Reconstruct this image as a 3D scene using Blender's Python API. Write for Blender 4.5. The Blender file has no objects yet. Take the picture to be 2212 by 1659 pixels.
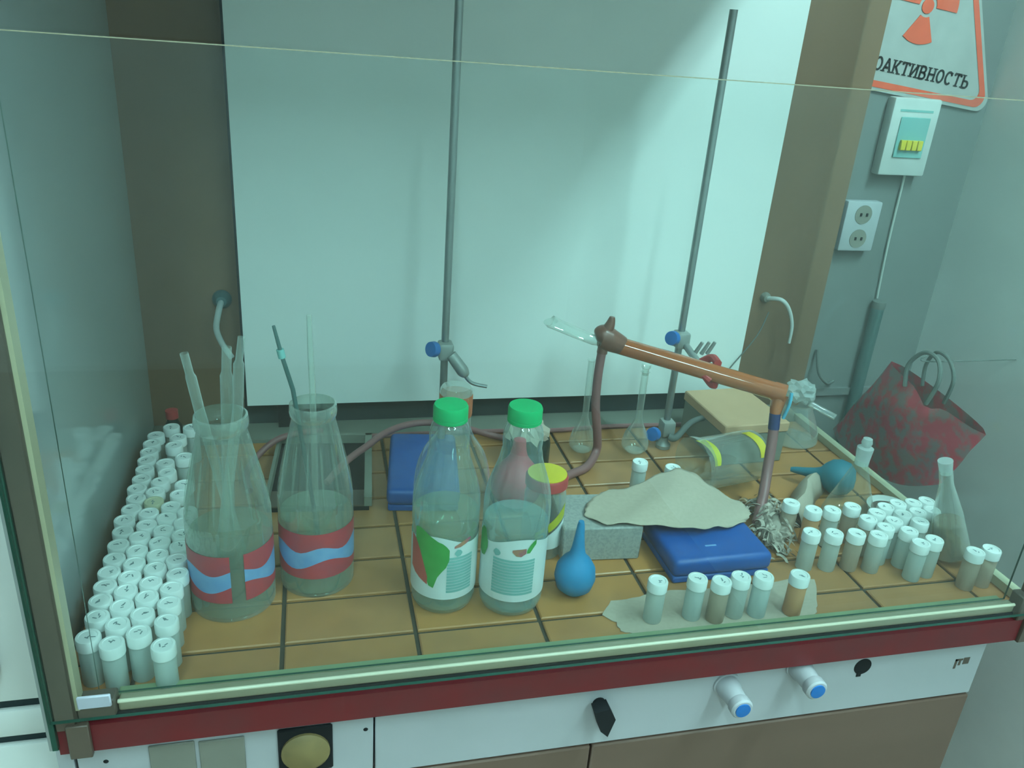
import bpy, bmesh, math, random
from mathutils import Vector, Matrix, Euler
random.seed(7)
sc = bpy.context.scene
C = sc.collection
PI = math.pi

# ------------------------------------------------------------------ camera, world, exposure
cam_d = bpy.data.cameras.new('camera'); cam = bpy.data.objects.new('camera', cam_d); C.objects.link(cam)
Rv = Vector((0.97176, -0.22489, 0.07143)); Uv = Vector((0.02515, 0.39971, 0.9163)); Fv = Vector((0.23461, 0.88863, -0.39408))
m = Matrix((Rv, Uv, -Fv)).transposed().to_4x4(); m.translation = Vector((0.04459, -0.74925, 0.64513))
cam.matrix_world = m
cam_d.sensor_width = 36; cam_d.lens = 28.4585; cam_d.clip_start = 0.01
sc.camera = cam
sc.view_settings.view_transform = 'Standard'; sc.view_settings.look = 'None'
sc.view_settings.exposure = 0.0; sc.view_settings.gamma = 1.0; sc.view_settings.use_curve_mapping = False
sc.cycles.max_bounces = 10; sc.cycles.transparent_max_bounces = 32; sc.cycles.glossy_bounces = 4
sc.cycles.transmission_bounces = 6; sc.cycles.diffuse_bounces = 4
sc.cycles.use_denoising = True
sc.cycles.caustics_reflective = False; sc.cycles.caustics_refractive = False
sc.cycles.sample_clamp_indirect = 6

LAMP_TINT = (0.60, 1.0, 1.01)
E_CEIL = 47.5      # ceiling tubes of the room
E_SIDE = 308.0      # wall tube beside the hood
w = bpy.data.worlds.new('world'); sc.world = w; w.use_nodes = True
w.node_tree.nodes['Background'].inputs[0].default_value = (0.42, 0.85, 0.80, 1)
w.node_tree.nodes['Background'].inputs[1].default_value = 0.6

# ------------------------------------------------------------------ materials
def newmat(name):
    mt = bpy.data.materials.new(name); mt.use_nodes = True
    nt = mt.node_tree; nt.nodes.clear()
    out = nt.nodes.new('ShaderNodeOutputMaterial')
    return mt, nt, out
def pmat(name, col, rough=0.5, metal=0.0, col2=None, scale=30.0, bump=0.0, spec=0.5, stretch=None, coat=0.0, detail=4.0, lo=0.35, hi=0.7):
    mt, nt, out = newmat(name)
    b = nt.nodes.new('ShaderNodeBsdfPrincipled'); nt.links.new(b.outputs[0], out.inputs[0])
    b.inputs['Base Color'].default_value = (*col, 1); b.inputs['Roughness'].default_value = rough
    b.inputs['Metallic'].default_value = metal; b.inputs['Specular IOR Level'].default_value = spec
    b.inputs['Coat Weight'].default_value = coat
    if col2 is None: col2 = tuple(c * 0.9 for c in col)
    tc = nt.nodes.new('ShaderNodeTexCoord'); mp = nt.nodes.new('ShaderNodeMapping')
    nt.links.new(tc.outputs['Object'], mp.inputs[0])
    if stretch: mp.inputs['Scale'].default_value = stretch
    n = nt.nodes.new('ShaderNodeTexNoise'); n.inputs['Scale'].default_value = scale; n.inputs['Detail'].default_value = detail
    nt.links.new(mp.outputs[0], n.inputs['Vector'])
    r = nt.nodes.new('ShaderNodeValToRGB'); r.color_ramp.elements[0].position = lo; r.color_ramp.elements[1].position = hi
    r.color_ramp.elements[0].color = (*col, 1); r.color_ramp.elements[1].color = (*col2, 1)
    nt.links.new(n.outputs[0], r.inputs[0]); nt.links.new(r.outputs[0], b.inputs['Base Color'])
    if bump:
        bp = nt.nodes.new('ShaderNodeBump'); bp.inputs['Strength'].default_value = bump; bp.inputs['Distance'].default_value = 0.002
        nt.links.new(n.outputs[0], bp.inputs['Height']); nt.links.new(bp.outputs[0], b.inputs['Normal'])
    return mt
def glassmat(name, tint=(0.93, 0.98, 0.96), haze=0.05, hazecol=(0.8, 0.85, 0.8), rim=0.55, base=0.05, power=3.0, rimhaze=0.25, rough=0.03):
    """thin clear wall: see-through, mirror-like by angle, faint dull film that thickens at the grazing rim"""
    mt, nt, out = newmat(name)
    tr = nt.nodes.new('ShaderNodeBsdfTransparent'); tr.inputs[0].default_value = (*tint, 1)
    gl = nt.nodes.new('ShaderNodeBsdfGlossy'); gl.inputs['Roughness'].default_value = rough; gl.inputs[0].default_value = (1, 1, 1, 1)
    df = nt.nodes.new('ShaderNodeBsdfDiffuse'); df.inputs[0].default_value = (*hazecol, 1)
    lw = nt.nodes.new('ShaderNodeLayerWeight'); lw.inputs[0].default_value = 0.5
    pw = nt.nodes.new('ShaderNodeMath'); pw.operation = 'POWER'; pw.inputs[1].default_value = power
    nt.links.new(lw.outputs['Facing'], pw.inputs[0])
    def rng(a, b):
        r = nt.nodes.new('ShaderNodeMapRange'); r.inputs['To Min'].default_value = a; r.inputs['To Max'].default_value = b
        nt.links.new(pw.outputs[0], r.inputs[0]); return r
    r1 = rng(base, rim); r2 = rng(haze, max(haze, rimhaze))
    m1 = nt.nodes.new('ShaderNodeMixShader'); nt.links.new(r2.outputs[0], m1.inputs[0])
    nt.links.new(tr.outputs[0], m1.inputs[1]); nt.links.new(df.outputs[0], m1.inputs[2])
    m2 = nt.nodes.new('ShaderNodeMixShader'); nt.links.new(r1.outputs[0], m2.inputs[0])
    nt.links.new(m1.outputs[0], m2.inputs[1]); nt.links.new(gl.outputs[0], m2.inputs[2])
    nt.links.new(m2.outputs[0], out.inputs[0])
    return mt
def milky(name, col, opac=0.75, rough=0.4):
    """translucent plastic"""
    mt, nt, out = newmat(name)
    b = nt.nodes.new('ShaderNodeBsdfPrincipled'); b.inputs['Base Color'].default_value = (*col, 1); b.inputs['Roughness'].default_value = rough
    t = nt.nodes.new('ShaderNodeBsdfTranslucent'); t.inputs[0].default_value = (*col, 1)
    tr = nt.nodes.new('ShaderNodeBsdfTransparent'); tr.inputs[0].default_value = (0.9, 0.95, 0.93, 1)
    a = nt.nodes.new('ShaderNodeMixShader'); a.inputs[0].default_value = 0.35
    nt.links.new(b.outputs[0], a.inputs[1]); nt.links.new(t.outputs[0], a.inputs[2])
    k = nt.nodes.new('ShaderNodeMixShader'); k.inputs[0].default_value = opac
    nt.links.new(tr.outputs[0], k.inputs[1]); nt.links.new(a.outputs[0], k.inputs[2])
    nt.links.new(k.outputs[0], out.inputs[0])
    return mt
def emat(name, col, s):
    mt, nt, out = newmat(name); e = nt.nodes.new('ShaderNodeEmission')
    e.inputs[0].default_value = (*col, 1); e.inputs[1].default_value = s; nt.links.new(e.outputs[0], out.inputs[0]); return mt

M = {}
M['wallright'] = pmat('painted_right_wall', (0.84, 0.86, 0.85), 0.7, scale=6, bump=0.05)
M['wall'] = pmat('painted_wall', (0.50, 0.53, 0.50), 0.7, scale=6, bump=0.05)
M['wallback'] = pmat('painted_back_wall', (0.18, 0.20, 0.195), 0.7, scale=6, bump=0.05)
M['floor'] = pmat('lino', (0.35, 0.27, 0.2), 0.5, scale=8)
M['ceil'] = pmat('ceiling_paint', (0.75, 0.76, 0.74), 0.9, scale=8)
M['brown'] = pmat('brown_hardboard', (0.205, 0.118, 0.066), 0.6, col2=(0.17, 0.098, 0.056), scale=5, stretch=(1, 1, 0.3))
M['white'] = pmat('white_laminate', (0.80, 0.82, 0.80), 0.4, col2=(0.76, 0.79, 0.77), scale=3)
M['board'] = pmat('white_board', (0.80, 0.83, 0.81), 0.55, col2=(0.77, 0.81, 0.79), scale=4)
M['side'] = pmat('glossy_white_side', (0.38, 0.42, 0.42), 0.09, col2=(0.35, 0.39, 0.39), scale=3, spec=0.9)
M['post'] = pmat('brown_frame_paint', (0.115, 0.085, 0.065), 0.45, col2=(0.09, 0.07, 0.055), scale=14)
M['beige'] = pmat('cream_strip', (0.50, 0.45, 0.30), 0.35, scale=12)
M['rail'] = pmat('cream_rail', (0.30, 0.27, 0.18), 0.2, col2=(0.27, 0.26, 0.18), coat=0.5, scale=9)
M['lip'] = pmat('cream_highlight', (0.80, 0.74, 0.56), 0.25, scale=9)  # lamp highlight along the front rail, put into the colour
M['red'] = pmat('dark_red_edge', (0.16, 0.012, 0.016), 0.5, col2=(0.13, 0.02, 0.024), scale=18)
M['darkteal'] = pmat('dark_teal_plastic', (0.05, 0.12, 0.13), 0.5)
M['dark'] = pmat('near_black', (0.016, 0.018, 0.02), 0.7, spec=0.2)
M['gapdark'] = pmat('dark_gap', (0.035, 0.05, 0.052), 0.8, spec=0.2)  # shade below the white board as colour; drawer carcass shares it
M['greenreflect'] = pmat('pale_green_reflection', (0.26, 0.33, 0.19), 0.3)
M['sidepane'] = glassmat('side_glass', tint=(0.975, 0.995, 0.99), rim=0.5, base=0.012, haze=0.003, rimhaze=0.006, power=5, rough=0.01)
M['darkgreen'] = pmat('green_glass_edge', (0.012, 0.07, 0.05), 0.3)
M['grout'] = pmat('dark_grout', (0.055, 0.045, 0.03), 0.9, scale=60)
TILES = [pmat('tile_%d' % i, c, 0.33, col2=tuple(x * 0.86 for x in c), scale=22, bump=0.04) for i, c in enumerate(
    [(0.47, 0.205, 0.068), (0.44, 0.20, 0.075), (0.50, 0.215, 0.066), (0.42, 0.19, 0.072)])]
M['panel'] = pmat('white_enamel', (0.46, 0.47, 0.50), 0.45, col2=(0.42, 0.44, 0.46), scale=7)
M['cabinet'] = pmat('tan_cabinet', (0.17, 0.105, 0.078), 0.55, col2=(0.145, 0.09, 0.066), scale=7, stretch=(0.3, 1, 1))
M['ledge'] = pmat('grey_cement', (0.22, 0.23, 0.19), 0.8, scale=25)
M['steel'] = pmat('steel_rod', (0.34, 0.37, 0.37), 0.35, metal=0.7, scale=40)
M['castmetal'] = pmat('cast_metal', (0.38, 0.40, 0.38), 0.45, metal=0.4, scale=80, bump=0.2)
M['blueknob'] = pmat('blue_knob', (0.015, 0.16, 0.50), 0.4)
M['bluecase'] = pmat('blue_plastic', (0.003, 0.085, 0.36), 0.42, col2=(0.003, 0.075, 0.32), scale=60, bump=0.12)
M['bluebulb'] = pmat('blue_rubber', (0.01, 0.24, 0.50), 0.55, scale=30)
M['tealbulb'] = pmat('teal_rubber', (0.015, 0.17, 0.24), 0.6, scale=30)
M['redrubber'] = pmat('red_rubber', (0.62, 0.045, 0.085), 0.5, scale=30)
M['redjaw'] = pmat('red_vinyl', (0.48, 0.05, 0.05), 0.5)
M['hose'] = pmat('dusty_rose_hose', (0.27, 0.115, 0.115), 0.45, scale=50)
M['brownrubber'] = pmat('brown_rubber', (0.20, 0.075, 0.05), 0.3, scale=50)
M['amber'] = pmat('amber_tube', (0.46, 0.125, 0.03), 0.10, col2=(0.36, 0.085, 0.03), scale=6, coat=1.0)
M['navy'] = pmat('navy_tape', (0.02, 0.03, 0.13), 0.5)
M['sky'] = pmat('sky_tie', (0.10, 0.42, 0.60), 0.4)
M['green'] = pmat('green_cap', (0.0, 0.44, 0.15), 0.5, spec=0.25)
M['cap'] = pmat('white_cap', (0.86, 0.89, 0.88), 0.4)
M['ink'] = pmat('grey_ink', (0.22, 0.30, 0.32), 0.7)
M['frost'] = milky('frosted_vial', (0.72, 0.76, 0.72), 0.72)
M['frost2'] = milky('tinted_vial', (0.68, 0.55, 0.44), 0.74)
M['frost3'] = milky('orange_vial', (0.86, 0.47, 0.24), 0.85)
M['frost4'] = milky('cyan_vial', (0.72, 0.80, 0.78), 0.78)
M['glass'] = glassmat('clear_glass', rim=0.5, haze=0.05, rimhaze=0.35)
M['tube'] = glassmat('tube_glass', rim=0.55, haze=0.10, rimhaze=0.55, power=1.6)
M['greyglass'] = glassmat('grey_bottle_glass', tint=(0.78, 0.83, 0.79), rim=0.4, base=0.08, haze=0.08, rimhaze=0.5, power=2.4)
M['pet'] = glassmat('pet_plastic', tint=(0.88, 0.95, 0.94), rim=0.35, base=0.09, haze=0.08, hazecol=(0.56, 0.72, 0.72), rimhaze=0.55, rough=0.05)
M['water'] = glassmat('water', tint=(0.86, 0.97, 0.96), rim=0.3, haze=0.20, hazecol=(0.55, 0.85, 0.85), rimhaze=0.3)
M['paleliquid'] = glassmat('pale_green_liquid', tint=(0.84, 0.93, 0.84), rim=0.25, haze=0.17, hazecol=(0.58, 0.74, 0.66), rimhaze=0.3)
M['pane'] = glassmat('sash_glass', tint=(0.955, 0.99, 0.985), rim=0.9, base=0.020, haze=0.003, hazecol=(0.72, 0.85, 0.86), rimhaze=0.008, power=5, rough=0.01)
M['lab_white'] = pmat('label_white', (0.74, 0.80, 0.80), 0.5)
M['lab_teal'] = pmat('label_teal', (0.22, 0.48, 0.46), 0.5)
M['lab_red'] = pmat('label_red', (0.50, 0.055, 0.07), 0.45, col2=(0.40, 0.06, 0.09), scale=60)
M['lab_blue'] = pmat('label_blue', (0.16, 0.33, 0.62), 0.45, col2=(0.22, 0.40, 0.66), scale=60)
M['leaf'] = pmat('leaf_green', (0.03, 0.30, 0.05), 0.5, col2=(0.05, 0.36, 0.07), scale=70)
M['berry'] = pmat('berry_red', (0.55, 0.10, 0.08), 0.5)
M['plum'] = pmat('plum_print', (0.36, 0.08, 0.16), 0.5, col2=(0.5, 0.3, 0.1), scale=80)
M['towel'] = pmat('paper_towel', (0.50, 0.41, 0.33), 0.9, col2=(0.46, 0.38, 0.30), scale=200, bump=0.15)
M['carton'] = pmat('grey_foam', (0.36, 0.36, 0.34), 0.85, col2=(0.29, 0.30, 0.29), scale=260, bump=0.3, lo=0.45, hi=0.62)
M['card'] = pmat('kraft_board', (0.60, 0.37, 0.22), 0.8, col2=(0.56, 0.345, 0.205), scale=30)
M['cream'] = pmat('cream_wood', (0.48, 0.46, 0.32), 0.6, scale=20)
M['rag'] = pmat('grey_rag', (0.52, 0.44, 0.37), 0.95, col2=(0.20, 0.16, 0.13), scale=90, lo=0.45, hi=0.65)
M['yellow'] = pmat('yellow_plastic', (0.75, 0.58, 0.03), 0.45)
M['olive'] = pmat('yellow_green_tab', (0.50, 0.48, 0.03), 0.5)
M['blackjar'] = pmat('dark_green_jar', (0.012, 0.03, 0.026), 0.25)
M['bag'] = pmat('patterned_red_bag', (0.74, 0.06, 0.11), 0.6, col2=(0.36, 0.20, 0.21), scale=38, detail=5, lo=0.42, hi=0.58)
M['rope'] = pmat('grey_rope', (0.13, 0.15, 0.14), 0.8)
M['sign'] = pmat('sign_white', (0.42, 0.44, 0.42), 0.5)
M['signred'] = pmat('sign_orange_red', (0.80, 0.12, 0.06), 0.5)
M['breaker'] = pmat('white_box_plastic', (0.62, 0.65, 0.63), 0.4)
M['lilac'] = pmat('lilac_tag', (0.46, 0.48, 0.56), 0.5)
M['gauge'] = pmat('yellowed_dial', (0.26, 0.19, 0.075), 0.5, col2=(0.17, 0.13, 0.06), scale=20)
M['plate'] = pmat('beige_plate', (0.24, 0.235, 0.20), 0.6, scale=20)
M['tealpipe'] = milky('teal_plastic_tube', (0.10, 0.21, 0.21), 0.8)
M['crumple'] = milky('thin_plastic_film', (0.78, 0.84, 0.84), 0.55)
M['ceil_lamp'] = emat('fluorescent_tube', LAMP_TINT, E_CEIL)
M['side_lamp'] = emat('wall_fluorescent_tube', LAMP_TINT, E_SIDE)

# ------------------------------------------------------------------ mesh helpers
class MB:
    def __init__(s): s.v = []; s.f = []; s.mi = []; s.sm = []
    def add(s, vs, fs, mi=0, smooth=False):
        o = len(s.v); s.v += [tuple(v) for v in vs]; s.f += [tuple(i + o for i in f) for f in fs]
        s.mi += [mi] * len(fs); s.sm += [smooth] * len(fs); return s
    def box(s, a, b, mi=0, M4=None):
        x0, y0, z0 = a; x1, y1, z1 = b
        vs = [Vector(p) for p in ((x0, y0, z0), (x1, y0, z0), (x1, y1, z0), (x0, y1, z0), (x0, y0, z1), (x1, y0, z1), (x1, y1, z1), (x0, y1, z1))]
        if M4: vs = [M4 @ v for v in vs]
        return s.add(vs, [(3, 2, 1, 0), (4, 5, 6, 7), (0, 1, 5, 4), (1, 2, 6, 5), (2, 3, 7, 6), (3, 0, 4, 7)], mi)
    def rbox(s, a, b, r=0.003, seg=2, mi=0, M4=None):
        bm = bmesh.new(); bmesh.ops.create_cube(bm, size=1)
        for v in bm.verts: v.co = Vector([a[i] + (v.co[i] + 0.5) * (b[i] - a[i]) for i in range(3)])
        bmesh.ops.bevel(bm, geom=list(bm.edges), offset=r, segments=seg, profile=0.5, affect='EDGES')
        bm.verts.index_update(); vs = [v.co.copy() for v in bm.verts]
        if M4: vs = [M4 @ v for v in vs]
        s.add(vs, [[v.index for v in f.verts] for f in bm.faces], mi, True); bm.free(); return s
    def lathe(s, prof, n=28, mi=0, M4=None, cap=True):
        vs, fs = [], []
        for r, z in prof:
            for k in range(n):
                a = 2 * PI * k / n; vs.append(Vector((r * math.cos(a), r * math.sin(a), z)))
        for i in range(len(prof) - 1):
            for k in range(n):
                fs.append((i * n + k, i * n + (k + 1) % n, (i + 1) * n + (k + 1) % n, (i + 1) * n + k))
        if cap:
            if prof[0][0] > 1e-5: fs.append(tuple(range(n - 1, -1, -1)))
            if prof[-1][0] > 1e-5: fs.append(tuple((len(prof) - 1) * n + k for k in range(n)))
        if M4: vs = [M4 @ v for v in vs]
        return s.add(vs, fs, mi, True)
    def tube(s, path, r, n=10, mi=0, smooth=6, closed_ends=True):
        P = [Vector(p) for p in path]
        rr = r if isinstance(r, (list, tuple)) else [r] * len(P)
        if smooth and len(P) > 2:
            Q, RR = [], []
            for i in range(len(P) - 1):
                p0 = P[max(i - 1, 0)]; p1 = P[i]; p2 = P[i + 1]; p3 = P[min(i + 2, len(P) - 1)]
                for k in range(smooth):
                    t = k / smooth
                    Q.append(0.5 * ((2 * p1) + (p2 - p0) * t + (2 * p0 - 5 * p1 + 4 * p2 - p3) * t * t + (3 * p1 - p0 - 3 * p2 + p3) * t ** 3))
                    RR.append(rr[i] * (1 - t) + rr[i + 1] * t)
            Q.append(P[-1]); RR.append(rr[-1]); P, rr = Q, RR
        vs, fs = [], []
        T = (P[1] - P[0]).normalized(); up = Vector((0, 0, 1)) if abs(T.z) < 0.9 else Vector((1, 0, 0))
        N = (up - T * up.dot(T)).normalized()
        for i, p in enumerate(P):
            T = (P[min(i + 1, len(P) - 1)] - P[max(i - 1, 0)]).normalized()
            N = (N - T * N.dot(T)).normalized(); B = T.cross(N)
            for k in range(n):
                a = 2 * PI * k / n; vs.append(p + (N * math.cos(a) + B * math.sin(a)) * rr[i])
        for i in range(len(P) - 1):
            for k in range(n):
                fs.append((i * n + k, i * n + (k + 1) % n, (i + 1) * n + (k + 1) % n, (i + 1) * n + k))
        if closed_ends:
            fs.append(tuple(range(n - 1, -1, -1))); fs.append(tuple((len(P) - 1) * n + k for k in range(n)))
        return s.add(vs, fs, mi, True)
    def prism(s, poly, y0, y1, mi=0, M4=None):
        """polygon in x,z extruded along y"""
        n = len(poly); vs = [Vector((x, y0, z)) for x, z in poly] + [Vector((x, y1, z)) for x, z in poly]
        if M4: vs = [M4 @ v for v in vs]
        return s.add(vs, [tuple(range(n)), tuple(range(2 * n - 1, n - 1, -1))] + [(i, n + i, n + (i + 1) % n, (i + 1) % n) for i in range(n)], mi)
    def patch(s, strip, r, phi, off=0.0006, mi=0):
        """strip: (arc length, z low, z high) samples bent round a cylinder of radius r about z, facing angle phi"""
        rr = r + off; vs = []
        for a, z0, z1 in strip:
            t = phi + a / rr
            for z in (z0, z1): vs.append((rr * math.cos(t), rr * math.sin(t), z))
        fs = [(2 * i, 2 * i + 2, 2 * i + 3, 2 * i + 1) for i in range(len(strip) - 1)]
        return s.add(vs, fs, mi, True)
    def mesh(s, name, mats):
        me = bpy.data.meshes.new(name); me.from_pydata(s.v, [], s.f)
        for mt in (mats if isinstance(mats, (list, tuple)) else [mats]): me.materials.append(mt)
        me.polygons.foreach_set('material_index', s.mi); me.polygons.foreach_set('use_smooth', s.sm)
        me.update()
        if any(s.sm): me.set_sharp_from_angle(angle=math.radians(38))
        return me
    def obj(s, name, mats, parent=None, loc=None):
        o = bpy.data.objects.new(name, s.mesh(name, mats)); C.objects.link(o)
        if parent: o.parent = parent
        if loc: o.location = loc
        return o
def smoothprof(P, k=4):
    out = []
    for i in range(len(P) - 1):
        p0, p1, p2, p3 = P[max(i - 1, 0)], P[i], P[i + 1], P[min(i + 2, len(P) - 1)]
        for q in range(k):
            t = q / k
            out.append(tuple(0.5 * (2 * b + (c - a) * t + (2 * a - 5 * b + 4 * c - d) * t * t + (3 * b - a - 3 * c + d) * t ** 3) for a, b, c, d in zip(p0, p1, p2, p3)))
    return out + [P[-1]]
def tag(o, label, cat, group=None):
    o['label'] = label; o['category'] = cat
    if group: o['group'] = group
    return o
def thing(name, label, cat, loc=(0, 0, 0), rot=None, group=None):
    o = bpy.data.objects.new(name, None); C.objects.link(o); o.location = loc; o.empty_display_size = 0.02
    if rot: o.rotation_euler = rot
    return tag(o, label, cat, group)
def struct(o): o['kind'] = 'structure'; return o
def dup(root, loc=None, rotz=None):
    r = root.copy(); C.objects.link(r)
    if loc: r.location = loc
    if rotz is not None: r.rotation_euler = (0, 0, rotz)
    for ch in list(root.children):
        c = ch.copy(); C.objects.link(c); c.parent = r
        for g in list(ch.children):
            d = g.copy(); C.objects.link(d); d.parent = c
    return r
def frame(p, d):
    """matrix at p whose z axis runs along d"""
    q = Vector(d).to_track_quat('Z', 'Y'); return Matrix.Translation(Vector(p)) @ q.to_matrix().to_4x4()

# ------------------------------------------------------------------ room shell
XR = 1.29; YB = 0.62; ZF = -0.9; ZC = 1.85; XL = -1.9; YF = -3.2
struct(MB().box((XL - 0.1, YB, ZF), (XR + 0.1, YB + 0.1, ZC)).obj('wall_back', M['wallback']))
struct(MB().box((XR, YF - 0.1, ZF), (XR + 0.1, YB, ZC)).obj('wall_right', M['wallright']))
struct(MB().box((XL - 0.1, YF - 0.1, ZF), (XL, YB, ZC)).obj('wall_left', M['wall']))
struct(MB().box((XL, YF - 0.1, ZF), (XR, YF, ZC)).obj('wall_front', M['wallright']))
struct(MB().box((XL - 0.1, YF - 0.1, ZF - 0.1), (XR + 0.1, YB + 0.1, ZF)).obj('floor', M['floor']))
struct(MB().box((XL - 0.1, YF - 0.1, ZC), (XR + 0.1, YB + 0.1, ZC + 0.1)).obj('ceiling', M['ceil']))
struct(MB().box((0.97, YB - 0.008, -0.004), (XR, YB, 0.012)).obj('trim_1', M['wallback']))

# lamps of the room (outside the frame)
for i, x in enumerate((-0.25, 0.95)):
    t = thing('ceiling_lamp', ('left' if i == 0 else 'right') + ' one of two ceiling fluorescent fittings in front of the hood', 'lamp', (x, -1.55, ZC), group='ceiling fluorescents')
    MB().box((-0.07, -0.68, -0.05), (0.07, 0.68, -0.001)).obj('housing', M['white'], t)
    MB().box((-0.062, -0.6, -0.075), (0.062, 0.6, -0.052)).obj('diffuser', M['ceil_lamp'], t)
t = thing('wall_lamp', 'fluorescent wall lamp high on the right wall beside the hood', 'lamp', (XR, -0.35, 1.61))
MB().box((-0.02, -0.28, -0.055), (0, 0.28, 0.055)).obj('housing', M['white'], t)
for dz in (-0.03, 0.03): MB().tube([(-0.04, -0.25, dz), (-0.04, 0.25, dz)], 0.014, 10).obj('fluorescent_tube', M['side_lamp'], t)

# ------------------------------------------------------------------ fume hood
hood = thing('fume_hood', 'old laboratory fume hood with tiled bench, brown frame and dark red front edge', 'fume hood', (0.36, 0.25, -0.9))
HP = Vector((0.36, 0.25, -0.9))
def hp(mb, name, mats, parent=None):
    o = mb.obj(name, mats, parent or hood)
    if parent is None: o.location = -HP
    return o
BX0, BX1 = -0.222, 0.962
bench = hp(MB().box((BX0, -0.066, -0.05), (BX1, 0.562, -0.004)), 'bench_top', M['grout'])
tile_me = {}
cols = [BX0 + 0.002] + [0.15 * k for k in range(-1, 7)] + [BX1 - 0.002]
rows = [-0.0645] + [0.075 * k for k in range(0, 7)] + [0.496]
for i in range(len(cols) - 1):
    for j in range(len(rows) - 1):
        a, b, c, d = cols[i], cols[i + 1], rows[j], rows[j + 1]
        if b - a < 0.02: continue
        g = 0.0026
        mt = TILES[random.randrange(4)]
        key = (round(b - a, 3), round(d - c, 3), mt.name)
        if key not in tile_me:
            hx, hy = (b - a) / 2 - g, (d - c) / 2 - g
            e = 0.0016; vs = []
            for (sx, sy, z) in ((hx, hy, -0.004), (hx, hy, -0.0012), (hx - e, hy - e, 0.0)):
                vs += [(-sx, -sy, z), (sx, -sy, z), (sx, sy, z), (-sx, sy, z)]
            fs = [(8, 9, 10, 11)] + [(4 * l + k, 4 * l + (k + 1) % 4, 4 * l + 4 + (k + 1) % 4, 4 * l + 4 + k) for l in (0, 1) for k in range(4)]
            tile_me[key] = MB().add(vs, fs).mesh('tile', mt)
        o = bpy.data.objects.new('tile', tile_me[key]); C.objects.link(o); o.parent = bench
        o.location = ((a + b) / 2, (c + d) / 2, random.uniform(-0.0003, 0.0))
hp(MB().box((BX0, 0.4965, -0.004), (BX1, 0.562, 0.004)), 'rear_ledge', M['ledge'])
hp(MB().box((-0.157, -0.0645, 0.0003), (0.915, -0.0505, 0.0100)), 'pane_reflection_strip', M['greenreflect'])  # reflection at the foot of the glass, painted as a green strip
hp(MB().box((-0.075, 0.558, 0.004), (0.83, 0.562, 0.05)), 'board_shade_strip', M['gapdark'])  # dark strip painting the shadow on the back panel under the board
hp(MB().box((-0.2100, -0.0860, -0.0365), (0.9295, -0.0665, -0.0025)), 'edge_band', M['red'])
hp(MB().box((-0.185, -0.0800, -0.0025), (0.926, -0.0665, 0.0050)), 'shadow_groove', M['dark'])
hp(MB().rbox((-0.1539, -0.0802, 0.0050), (0.9157, -0.0670, 0.0178), 0.0030, 3), 'front_rail', M['rail'])
hp(MB().tube([(-0.1535, -0.0785, 0.0170), (0.9150, -0.0785, 0.0170)], 0.0021, 10), 'rail_highlight', M['lip'])  # painted highlight on the rail's top edge, a thin bright tube
p = hp(MB().rbox((-0.2090, -0.0900, -0.0038), (-0.1895, -0.0670, 1.14), 0.0015, 1), 'corner_post', M['post'])
hp(MB().box((-0.1895, -0.086, 0.0175), (-0.1857, -0.070, 1.14)), 'edge_strip', M['beige'])
hp(MB().rbox((-0.1995, -0.0930, -0.0382), (-0.1792, -0.0862, 0.004), 0.001, 1), 'corner_bracket', M['post'])
hp(MB().rbox((-0.1895, -0.0850, 0.0050), (-0.1544, -0.0670, 0.0255), 0.0015, 1), 'corner_bracket', M['post'])
hp(MB().rbox((0.9295, -0.0900, -0.0385), (0.949, -0.0670, 1.14), 0.0015, 1), 'corner_post', M['post'])
hp(MB().rbox((0.9165, -0.0880, -0.0025), (0.929, -0.0670, 0.033), 0.0015, 1), 'corner_bracket', M['post'])
hp(MB().box((0.944, -0.05, 0.0005), (0.958, 0.50, 0.013)), 'side_rail', M['cream'])
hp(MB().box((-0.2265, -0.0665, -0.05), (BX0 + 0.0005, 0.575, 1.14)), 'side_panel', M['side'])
hp(MB().box((BX0, 0.562, 0.0), (0.992, 0.572, 1.14)), 'back_panel', M['brown'])
hp(MB().box((0.949, -0.05, 0.013), (0.953, 0.5615, 1.138)), 'side_pane', M['sidepane'])
hp(MB().box((-0.236, -0.0985, 1.14), (0.953, 0.575, 1.16)), 'roof', M['white'])
hp(MB().box((-0.1895, -0.064, 0.82), (0.9295, -0.05, 1.14)), 'fascia', M['white'])
hp(MB().box((-0.2140, -0.0915, -0.0250), (-0.2091, -0.0700, 1.14)), 'dark_edge_strip', M['darkgreen'])
# control panel below the bench
cp = hp(MB().rbox((-0.2215, -0.0665, -0.142), (-0.2065, -0.05, -0.051), 0.001, 1).rbox((-0.2035, -0.0665, -0.142), (0.0965, -0.05, -0.051), 0.001, 1).rbox((0.0985, -0.0665, -0.142), (0.911, -0.05, -0.051), 0.001, 1), 'control_panel', M['panel'])
for x, z in ((-0.177, -0.073), (0.088, -0.073)):
    MB().lathe([(0.0, 0.0012), (0.002, 0.001), (0.0034, 0)][::-1], 12, M4=frame((x, -0.066, z), (0, -1, 0))).obj('screw', M['dark'], cp)
MB().rbox((-0.135, -0.069, -0.13), (-0.09, -0.066, -0.058), 0.001, 1).obj('cover_plate', M['plate'], cp)
MB().rbox((-0.086, -0.069, -0.13), (-0.04, -0.066, -0.060), 0.001, 1).obj('cover_plate', M['plate'], cp)
gz = MB().rbox((-0.006, -0.071, -0.121), (0.052, -0.066, -0.056), 0.002, 1).obj('gauge', M['dark'], cp)
MB().lathe([(0.026, 0), (0.026, 0.003), (0.022, 0.006), (0.0, 0.008)], 28, M4=frame((0.023, -0.071, -0.089), (0, -1, 0))).obj('dial', M['gauge'], cp)
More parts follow.
